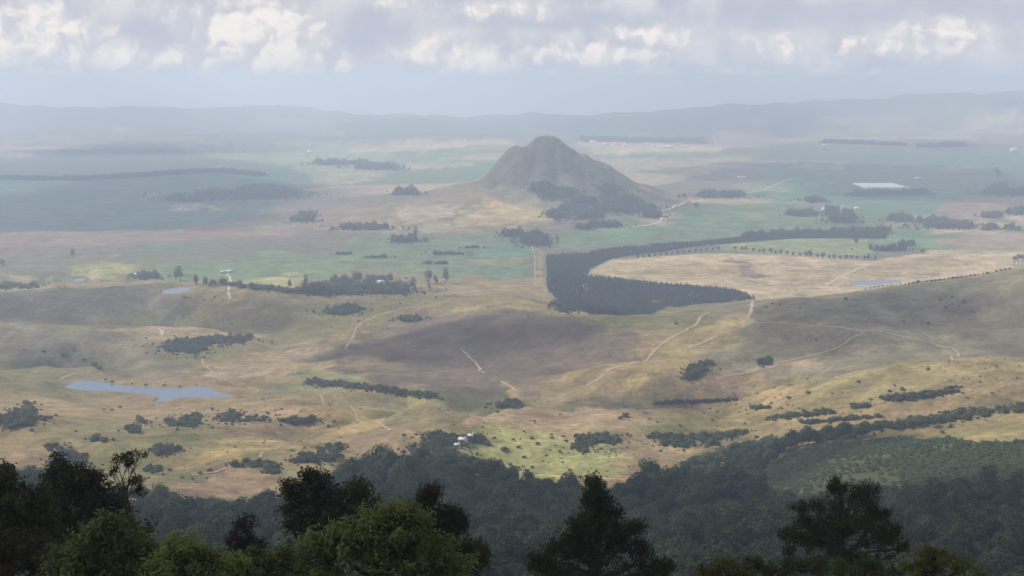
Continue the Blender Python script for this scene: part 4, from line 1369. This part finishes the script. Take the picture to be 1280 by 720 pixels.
house(474, 358, 17, 11, 5.5, .15, 'white roofed farmhouse half hidden in the dark grove', rise=.9)
house(579, 553, 6.5, 4.5, 2.8, -.45, 'larger pale cottage among trees beside the sunlit spur', GREY_ROOF, name='cottage')
house(589, 548, 4.6, 3.6, 2.6, -.45, 'smaller pale cottage among trees beside the sunlit spur', GREY_ROOF, name='cottage')
house(572, 559, 4, 3.4, 2.3, -.3, 'low grey roofed shed below the pale cottages', GREY_ROOF, 'shed', 'shed')
house(288, 341, 16, 8, 3.2, .1, 'long low farm shed in the green pasture', GREY_ROOF, 'farm_shed', 'shed')
house(279, 341.5, 10, 6, 2.8, .1, 'short low farm shed left of the long one in the pasture', GREY_ROOF, 'farm_shed', 'shed')
house(172, 345, 13, 7, 3.2, .1, 'pale shed beside low trees on the left', WHITE_ROOF, 'farm_shed', 'shed')
house(387, 191, 24, 18, 6, .1, 'lone white farmhouse on the far pale green fields')
house(1031, 263, 15, 10, 5, .2, 'left white farmhouse beside the tall wood on the right plain')
house(1071, 262, 13, 9, 4.5, -.1, 'right white farmhouse beside the tall wood on the right plain')
house(1268, 189, 34, 22, 9, .1, 'white farmhouse near the right edge on the far plain')
VB = [742, 758, 770, 782, 817, 836, 857, 1030, 846]
VN = [nth(sorted(VB).index(b), 9) + ' from the left of the tiny white far village buildings' for b in VB]
for k, (u, v, L) in enumerate(((742, 179, 60), (758, 181, 40), (770, 181, 55), (782, 183, 36), (817, 183, 44), (836, 185, 60), (857, 184, 34), (1030, 183, 40), (846, 182, 30))):
    house(u, v, L * .6, L * .35, 7, random.uniform(-.3, .3), VN[k], group='buildings of the far village', name='village_building', cat='building')
house(927, 223, 30, 11, 4, .0, 'long white shed on the far plain right of the hill', WHITE_ROOF, 'farm_shed', 'shed')
house(1147, 224, 20, 10, 4, .0, 'small white shed right of the white sheeted field', WHITE_ROOF, 'farm_shed', 'shed')
house(828, 275.5, 12, 7, 4, .3, 'white hut at the bend of the gravel road', WHITE_ROOF, 'hut', 'hut')

# multi bay plastic greenhouse on the right plain
Xg, Yg = pick([1084, 1136, 1138, 1100], [236.5, 236.5, 230.5, 230.5])
PLASTIC = plain_mat('white_plastic', (.78, .76, .74), .45, .05, .05)
gx0, gx1, gy0, gy1 = Xg[0], Xg[1], Yg[0], Yg[2]
gz0 = float(ground((gx0 + gx1) / 2, (gy0 + gy1) / 2))
gh = link('greenhouse', None, loc=((gx0 + gx1) / 2, gy0, gz0))
tag(gh, 'large white plastic covered greenhouse block on the right plain', 'greenhouse')
nb = 10
for k in range(nb):
    bw = (gx1 - gx0) / nb
    xa = gx0 + k * bw - (gx0 + gx1) / 2
    sh = (gy1 - gy0) * (.12 + .5 * (1 - k / nb) * .3)
    V, Fq = [], []
    th = np.linspace(0, math.pi, 9)
    for yy in (sh * .2, (gy1 - gy0)):
        V += [(xa + bw / 2 - math.cos(t) * bw * .497, yy, 1.0 + 2.2 + math.sin(t) * 2.0) for t in th]
        V += [(xa + bw * .997, yy, -4), (xa + bw * .003, yy, -4)]
    n = 11
    Fq = [(i, (i + 1) % n, n + (i + 1) % n, n + i) for i in range(n)]
    me = bpy.data.meshes.new('bay')
    me.from_pydata(V, [], Fq + [tuple(range(n - 1, -1, -1)), tuple(range(n, 2 * n))])
    me.materials.append(PLASTIC)
    link('bay', me, gh)

# ------------------------------------------------------------------ foreground trees
def fg_pt(u, v, D):
    dx, dy, dz = ray([u], [v])
    k = D / dy[0]
    return np.array([dx[0] * k, D, CAM_Z + dz[0] * k])


def fg_tree(name, D, base_u, lobes, mat, label, nleaf, L, W, style='broad', depth=1.0, bark=BARK, cat='tree', jit=.6, shell=.55, trunk_r=.35, dd=0.0, sprig=.8):
    """lobes: (u, v, ru, rv) seen from the viewpoint; they become ellipsoids in depth as well"""
    r = np.random.default_rng(abs(hash(label)) % 1000 if False else sum(map(ord, label)))
    px = D / F
    c = fg_pt(base_u, 700, D)
    gz = float(ground(c[0], D))
    root = link(name, None, loc=(c[0], D, gz))
    org = np.array([c[0], D, gz])
    E = []
    for i, (u, v, ru, rv) in enumerate(lobes):
        if name == 'conifer_tree':
            u, ru = base_u + (u - base_u) * .9, ru * .9
        p = fg_pt(u, v, D) - org
        p[1] += r.uniform(-1, 1) * depth * ru * px * .5 + dd * i
        E.append((*p, ru * px, max(ru, rv) * px * depth * .9, rv * px))
    E = np.array(E)
    # trunk and one limb to every lobe
    top = E[np.argmax(E[:, 2])][:3]
    hub_h = max(1.0, np.percentile(E[:, 2], 15) - 2.0)
    tr = [np.array([0, 0, -1.0]), np.array([0, 0, hub_h * .5]) + r.normal(0, .15, 3), np.array([top[0] * .3, 0, hub_h]), np.array([top[0] * .6, top[1] * .5, (hub_h + top[2]) * .5]), top * [1, 1, .97]]
    V, Fq = tube(tr, [trunk_r * 1.5, trunk_r, trunk_r * .85, trunk_r * .5, .03], 9)
    link('trunk', mesh_np('trunk', V, Fq, bark, True), root)
    for i, e in enumerate(E):
        end = e[:3] + np.array([0, 0, e[5] * .5])
        t0 = r.uniform(.35, .9)
        start = tr[2] * (1 - t0) + tr[3] * t0
        if end[2] < start[2] + .5:
            start = np.array([0, 0, max(.5, end[2] - 2.5)])
        mid = (start + end) / 2 + r.normal(0, .25, 3) + [0, 0, .3]
        parts = [tube([start, mid, end], [trunk_r * .45, trunk_r * .3, .025], 6)]
        for k in range(5):                                   # twigs into the lobe
            dvec = r.normal(0, 1, 3)
            dvec /= np.linalg.norm(dvec)
            dvec[2] = abs(dvec[2]) * .8
            q0 = mid * (1 - .2 * k) + end * .2 * k
            q2 = e[:3] + dvec * e[3:] * .95
            parts.append(tube([q0, (q0 + q2) / 2 + r.normal(0, .1, 3), q2], [trunk_r * .16, trunk_r * .11, .012], 5))
        V, Fq = join(parts)
        link('limb', mesh_np('limb', V, Fq, bark, True), root)
    # leaves in sprigs: sprig centres over the lobes, several leaves on each
    E0 = E.copy()
    sub = []
    for e in E:
        sub.append((*e[:3], *(e[3:] * .6)))
        for k in range(12):
            dv = r.normal(0, 1, 3)
            dv /= np.linalg.norm(dv)
            dv[2] = abs(dv[2]) * .9 if r.random() < .7 else dv[2]
            s_ = r.uniform(.16, .42)
            sub.append((*(e[:3] + dv * e[3:] * r.uniform(.6, 1.2)), *(np.maximum(e[3:] * s_, L * 1.2))))
    E = np.array(sub)
    per = 9
    ns = nleaf // per
    nA = int(ns * .45)
    P, N = ball_points(nA, r, E, shell)
    # sprays: leafy shoots that run outward and end beyond the mass
    wt = (E0[:, 3] * E0[:, 5]) ** .8
    per_spray = 9
    nspray = max(1, (ns - nA) // per_spray)
    kk = r.choice(len(E0), nspray, p=wt / wt.sum())
    dv = r.normal(0, 1, (nspray, 3))
    dv[:, 2] = np.where(r.random(nspray) < .75, np.abs(dv[:, 2]) + .15, dv[:, 2])
    dv /= np.linalg.norm(dv, axis=1)[:, None]
    ln = r.uniform(.7, 1.15, nspray) + .35 * (r.random(nspray) < .18)
    tt = .45 + .55 * r.random((nspray, per_spray)) ** .7
    PS = E0[kk, None, :3] + dv[:, None] * E0[kk, None, 3:] * (tt * ln[:, None])[..., None] + r.normal(0, L * .5, (nspray, per_spray, 3))
    P = np.concatenate([P, PS.reshape(-1, 3)])
    N = np.concatenate([N, np.repeat(dv, per_spray, 0)])
    ns = len(P)
    if style == 'conifer':
        up = np.array([0, 0, .9])
        Dn = N * .7 + up
    else:
        Dn = N + np.array([0, 0, .25])
    Dn /= np.linalg.norm(Dn, axis=1)[:, None]
    keepn = r.random(ns) < .93
    P, Dn, N = P[keepn], Dn[keepn], N[keepn]
    ns = len(P)
    t = r.random((ns, per)) * sprig
    Q = P[:, None] + Dn[:, None] * t[..., None] * (L * 2.6) + r.normal(0, L * .55, (ns, per, 3))
    NN = np.repeat(Dn[:, None], per, 1).reshape(-1, 3)
    if style == 'conifer':
        # needles / narrow leaves point along the sprig
        n = ns * per
        A = NN + r.normal(0, .45, (n, 3))
        A /= np.linalg.norm(A, axis=1)[:, None]
        B = np.cross(A, r.normal(0, 1, (n, 3)))
        B /= np.linalg.norm(B, axis=1)[:, None] + 1e-9
        Lr = (L * r.uniform(.6, 1.4, n))[:, None]
        Wr = (W * r.uniform(.6, 1.4, n))[:, None]
        q = Q.reshape(-1, 3)
        V = np.stack([q - A * Lr * .5, q - B * Wr * .5, q + A * Lr * .5, q + B * Wr * .5], 1).reshape(-1, 3)
        Fq = np.arange(n * 4).reshape(n, 4)
    else:
        V, Fq = leaf_quads(Q.reshape(-1, 3), NN + np.array([0, 0, .3]), L, W, r, jit)
    link('crown', mesh_np('crown', V, Fq, mat), root)
    return tag(root, label, cat, 'trees at the viewpoint')


NIGHT = leaf_mat('dark_evergreen_leaf', (.008, .013, .005), (.062, .073, .024), .36)
OLIVE = leaf_mat('olive_leaf', (.012, .015, .005), (.090, .094, .024), .38)
FRESH = leaf_mat('fresh_green_leaf', (.030, .050, .014), (.150, .185, .055), .45)
MIDG = leaf_mat('mid_green_leaf', (.018, .030, .009), (.135, .160, .046), .42)
CONIF = leaf_mat('conifer_leaf', (.006, .010, .004), (.048, .060, .019), .28)
BROWN = leaf_mat('brownish_leaf', (.008, .007, .004), (.040, .034, .015), .25)

fg_tree('broadleaf_tree', 84, 92, [(72, 600, 13, 20), (104, 606, 22, 20), (88, 640, 44, 34), (137, 640, 26, 24), (150, 672, 34, 28), (60, 672, 45, 36), (110, 690, 50, 36), (120, 622, 24, 18)],
        NIGHT, 'tall near black broadleaf tree on the left', 21000, .26, .15, shell=.35)
fg_tree('broadleaf_tree', 72, 12, [(2, 600, 12, 14), (8, 640, 34, 28), (38, 632, 26, 20), (10, 680, 44, 34), (48, 668, 26, 30), (-20, 620, 22, 30)],
        OLIVE, 'olive tinged dark broadleaf tree at the left edge', 18000, .20, .12, shell=.4)
fg_tree('broadleaf_tree', 62, 18, [(18, 700, 42, 22), (55, 708, 28, 18), (-10, 690, 22, 24)], BROWN, 'brownish bush like tree in the bottom left corner', 9000, .15, .09)
fg_tree('bare_topped_tree', 80, 152, [(141, 584, 7, 4), (148, 576, 7, 3.5), (156, 573, 8, 3.5), (165, 569, 8, 3), (175, 569, 6, 3.5), (139, 590, 4, 4), (160, 580, 5, 3), (172, 598, 6, 4), (176, 606, 4, 6), (166, 600, 4, 4), (156, 604, 9, 4), (150, 612, 8, 5), (174, 616, 5, 6)],
        NIGHT, 'sparse tree with bare forked branches and tufted tips', 1500, .16, .10, shell=.5, trunk_r=.075, sprig=.3)
fg_tree('broadleaf_tree', 56, 140, [(140, 664, 20, 14), (118, 678, 22, 16), (150, 684, 30, 20), (104, 700, 26, 16), (165, 706, 34, 18), (82, 710, 18, 12), (130, 708, 40, 18), (130, 734, 60, 16)],
        FRESH, 'fresh light green tree in front of the black tree', 9500, .23, .12, shell=.45)
fg_tree('sapling', 54, 240, [(222, 684, 9, 12), (218, 702, 16, 14), (238, 690, 9, 11), (243, 708, 18, 14), (262, 700, 11, 10), (270, 714, 20, 10), (288, 710, 14, 10), (200, 714, 16, 8)],
        FRESH, 'light green saplings with upright tips right of the light green tree', 5000, .20, .09, shell=.4)
fg_tree('broadleaf_tree', 80, 305, [(308, 662, 12, 14), (296, 676, 14, 14), (312, 690, 18, 18), (292, 704, 20, 16), (325, 708, 16, 12)], BROWN, 'thin brownish dark tree left of the middle tree group', 6500, .17, .09, shell=.4)
fg_tree('broadleaf_tree', 92, 415, [(398, 606, 13, 11), (405, 622, 20, 14), (376, 616, 9, 6), (362, 612, 5, 4), (372, 640, 16, 18), (414, 646, 30, 26), (446, 618, 13, 12), (456, 634, 20, 16), (440, 660, 34, 22), (378, 668, 22, 20), (470, 650, 14, 14), (388, 600, 8, 4)],
        NIGHT, 'dark spreading tree behind the middle green tree', 14000, .27, .15, shell=.35)
fg_tree('broadleaf_tree', 60, 470, [(430, 672, 20, 14), (470, 656, 22, 13), (500, 648, 20, 11), (515, 662, 24, 16), (455, 680, 34, 20), (500, 680, 38, 24), (540, 690, 32, 22), (410, 692, 30, 18), (380, 706, 26, 14), (440, 706, 46, 18), (510, 708, 50, 18), (350, 712, 18, 10), (565, 710, 24, 14), (450, 732, 90, 18), (540, 734, 50, 16)],
        MIDG, 'bushy mid green tree at the bottom middle', 21000, .22, .115, shell=.45)
fg_tree('columnar_tree', 76, 550, [(537, 622, 9, 9), (533, 638, 13, 12), (530, 654, 12, 14), (560, 650, 15, 11), (570, 660, 12, 12), (553, 676, 20, 16), (540, 694, 22, 18), (572, 694, 20, 16)],
        CONIF, 'upright dark evergreen right of the green tree', 13000, .20, .07, 'conifer', shell=.35)
fg_tree('columnar_tree', 78, 598, [(596, 692, 11, 8), (603, 703, 9, 12), (590, 712, 12, 12)], CONIF, 'small dark evergreen tip right of the upright evergreen', 3500, .20, .07, 'conifer', shell=.35)
fg_tree('conifer_tree', 88, 742, [(741, 608, 6, 9), (744, 620, 11, 11), (738, 632, 13, 10), (757, 632, 12, 11), (742, 648, 24, 13), (768, 648, 9, 10), (730, 664, 26, 14), (757, 664, 22, 14), (788, 668, 16, 11), (804, 664, 8, 8), (714, 680, 26, 14), (745, 684, 40, 18),
                                  (786, 684, 26, 14), (806, 690, 12, 12), (700, 698, 26, 13), (740, 706, 60, 18), (806, 706, 24, 12), (668, 706, 13, 9), (664, 716, 14, 9), (690, 713, 24, 10), (832, 713, 18, 8), (845, 716, 10, 6), (742, 728, 66, 18), (690, 734, 30, 14), (796, 734, 36, 14)],
        CONIF, 'big dark conical evergreen in the bottom centre', 30000, .22, .075, 'conifer', shell=.3, trunk_r=.3)
fg_tree('pine_tree', 96, 1058, [(1043, 607, 4, 5), (1050, 616, 13, 7), (1068, 618, 14, 7), (1088, 618, 10, 8), (1058, 630, 30, 9), (1092, 634, 12, 8), (1000, 638, 13, 6), (1020, 642, 20, 8), (1060, 648, 38, 10), (1096, 648, 14, 9), (1004, 655, 9, 4), (1030, 664, 34, 9), (1078, 666, 36, 11), (1112, 668, 14, 8),
                                (990, 668, 12, 6), (984, 676, 10, 5), (1004, 682, 26, 8), (1050, 684, 44, 10), (1104, 686, 28, 9), (1128, 688, 10, 7), (985, 692, 9, 5), (1050, 698, 34, 7), (1090, 700, 30, 8), (1066, 716, 40, 8), (1110, 722, 26, 8)],
        CONIF, 'broad dark pine with flat tiered branches on the right', 26000, .20, .075, 'conifer', shell=.3, trunk_r=.3)
fg_tree('shrub', 70, 1175, [(1165, 698, 14, 8), (1182, 704, 24, 9), (1145, 704, 12, 8), (1205, 712, 20, 7), (1150, 716, 24, 8)], OLIVE, 'dark olive shrub right of the broad pine', 5000, .16, .08, cat='shrub')
fg_tree('shrub', 70, 975, [(935, 708, 12, 7), (955, 714, 20, 8), (990, 712, 16, 7), (1020, 710, 18, 8)], NIGHT, 'dark shrub left of the broad pine foot', 4500, .16, .08, cat='shrub')
fg_tree('pine_sapling', 58, 1080, [(1082, 704, 6, 8), (1080, 716, 12, 8), (1098, 714, 5, 6), (1046, 716, 8, 6), (1045, 708, 3, 6)], FRESH, 'young pine with pale upright buds below the broad pine', 2200, .12, .045, 'conifer', cat='sapling', trunk_r=.12)

fg_tree('broadleaf_shrub', 58, 320, [(318, 706, 12, 9), (340, 712, 18, 10), (300, 716, 20, 8), (356, 700, 9, 7), (328, 716, 24, 10)], MIDG, 'low green shrub below the thin brownish tree', 4500, .19, .10, cat='shrub')
fg_tree('broadleaf_shrub', 60, 196, [(192, 700, 10, 9), (205, 708, 12, 10), (182, 712, 14, 10), (196, 718, 20, 8)], OLIVE, 'dark olive shrub between the light green tree and the saplings', 3500, .18, .10, cat='shrub')
fg_tree('broadleaf_shrub', 66, 900, [(884, 716, 14, 6), (905, 712, 14, 7), (925, 716, 16, 6)], OLIVE, 'low olive shrub at the bottom edge between the two big evergreens', 2600, .17, .09, cat='shrub')

# ------------------------------------------------------------------ unseen clouds, added and shaped for their shadows on the land
def cloud_material():
    m, T, b = mat_new('cloud_vapour')
    T.n.remove(b)
    df = T.new('ShaderNodeBsdfDiffuse')
    df.inputs[0].default_value = (.85, .86, .88, 1)
    tl = T.new('ShaderNodeBsdfTranslucent')
    tl.inputs[0].default_value = (.80, .83, .88, 1)
    tp = T.new('ShaderNodeBsdfTransparent')
    m1 = T.new('ShaderNodeMixShader')
    m1.inputs[0].default_value = .55
    T.l.new(df.outputs[0], m1.inputs[1])
    T.l.new(tl.outputs[0], m1.inputs[2])
    m2 = T.new('ShaderNodeMixShader')
    m2.inputs[0].default_value = .52
    T.l.new(m1.outputs[0], m2.inputs[1])
    T.l.new(tp.outputs[0], m2.inputs[2])
    T.l.new(m2.outputs[0], T.n['Material Output'].inputs[0])
    return m


CLOUD = cloud_material()


def shade_cloud(cx, cy, rx, ry, seed, base=1150.0):
    """a flat based cumulus standing in the sun's way above the ground point (cx, cy)"""
    r = np.random.default_rng(seed)
    nl, nm = 96, 14
    k = base / SDIR[2]
    ox, oy = cx + SDIR[0] * k, cy + SDIR[1] * k
    th = np.linspace(0, 2 * np.pi, nl, endpoint=False)
    wob = 1 + .16 * np.sin(2 * th + r.uniform(0, 6)) + .13 * np.sin(3 * th + r.uniform(0, 6)) + .09 * np.sin(5 * th + r.uniform(0, 6)) + .06 * np.sin(9 * th + r.uniform(0, 6)) + .05 * np.sin(15 * th + r.uniform(0, 6)) + .03 * np.sin(27 * th + r.uniform(0, 6))
    H = .35 * min(rx, ry)
    V = [(ox, oy, base)]
    ring = []
    for q in (.5, .96, 1.0, .93, .8, .6, .35):
        z = base if q in (.5, .96) and len(ring) < 2 else base + H * (.1 + .9 * math.sqrt(max(0, 1 - q * q)))
        P = np.stack([ox + np.cos(th) * rx * wob * q, oy + np.sin(th) * ry * wob * q, np.full(nl, z)], -1)
        if len(ring) >= 2:
            P[:, 2] += fbm(P[:, 0], P[:, 1], rx * .5, 3, seed) * H * .6
        ring.append(P)
    V = np.concatenate([np.array(V)] + ring + [np.array([[ox, oy, base + H]])])
    Fq = []
    n = len(ring)
    for i in range(nl):
        j = (i + 1) % nl
        Fq.append((0, 1 + j, 1 + i))
        Fq.append((1 + (n - 1) * nl + i, 1 + (n - 1) * nl + j, 1 + n * nl))
        for k2 in range(n - 1):
            Fq.append((1 + k2 * nl + i, 1 + k2 * nl + j, 1 + (k2 + 1) * nl + j, 1 + (k2 + 1) * nl + i))
    me = bpy.data.meshes.new('shade_cloud')
    me.from_pydata(V.tolist(), [], Fq)
    me.polygons.foreach_set('use_smooth', np.ones(len(me.polygons), bool))
    me.materials.append(CLOUD)
    tag(link('shade_cloud', me), 'unseen flat based cumulus shaped to shade the valley', 'shade_cloud', kind='structure')


def shade(u, v, ru, rv, seed, base=1150.0):
    X, Y = pick([u, u, u], [v - rv, v, v + rv])
    D = Y[1]
    shade_cloud(X[1], (Y[0] + Y[2]) / 2, ru * D / F, max(60, (Y[0] - Y[2]) / 2), seed, base)


shade_cloud(60, 420, 620, 470, 1)                    # over the viewpoint and the valley forest
shade(600, 428, 210, 30, 2)
shade(1150, 395, 170, 36, 3)
shade(120, 258, 260, 34, 4, 1300)
shade(80, 385, 170, 20, 5)
shade(720, 215, 110, 20, 6, 1300)
shade(1080, 225, 230, 22, 7, 1400)
shade(850, 150, 160, 8, 8, 1900)
shade(200, 186, 200, 8, 9, 1700)
shade(60, 448, 90, 12, 10)
shade(330, 400, 90, 14, 14)
shade(850, 505, 110, 9, 15)
shade(430, 545, 60, 8, 16)
shade(1150, 545, 130, 14, 11)

# ------------------------------------------------------------------ haze
def build_haze():
    zmin = float(GZ.min()) - 1.0
    top = 402.0
    X, Y0, Y1 = 29500.0, -160.0, 46500.0
    V = [(-X, Y0, zmin), (X, Y0, zmin), (X, Y1, zmin), (-X, Y1, zmin), (-X, Y0, top), (X, Y0, top), (X, Y1, top), (-X, Y1, top)]
    Fc = [(0, 3, 2, 1), (4, 5, 6, 7), (0, 1, 5, 4), (1, 2, 6, 5), (2, 3, 7, 6), (3, 0, 4, 7)]
    me = bpy.data.meshes.new('haze')
    me.from_pydata(V, [], Fc)
    m = bpy.data.materials.new('haze_air')
    m.use_nodes = True
    T = NT(m.node_tree)
    T.n.clear()
    o = T.new('ShaderNodeOutputMaterial')
    v = T.new('ShaderNodeVolumePrincipled')
    v.inputs['Color'].default_value = (0.555, 0.665, 0.87, 1)
    v.inputs['Absorption Color'].default_value = (.1, .1, .1, 1)
    v.inputs['Density'].default_value = HAZE_DENSITY
    v.inputs['Anisotropy'].default_value = 0.25
    T.l.new(v.outputs[0], o.inputs['Volume'])
    me.materials.append(m)
    tag(link('haze', me), 'pale blue haze hanging over the valley', 'haze', kind='stuff')


HAZE_DENSITY = 1.85e-4
build_haze()
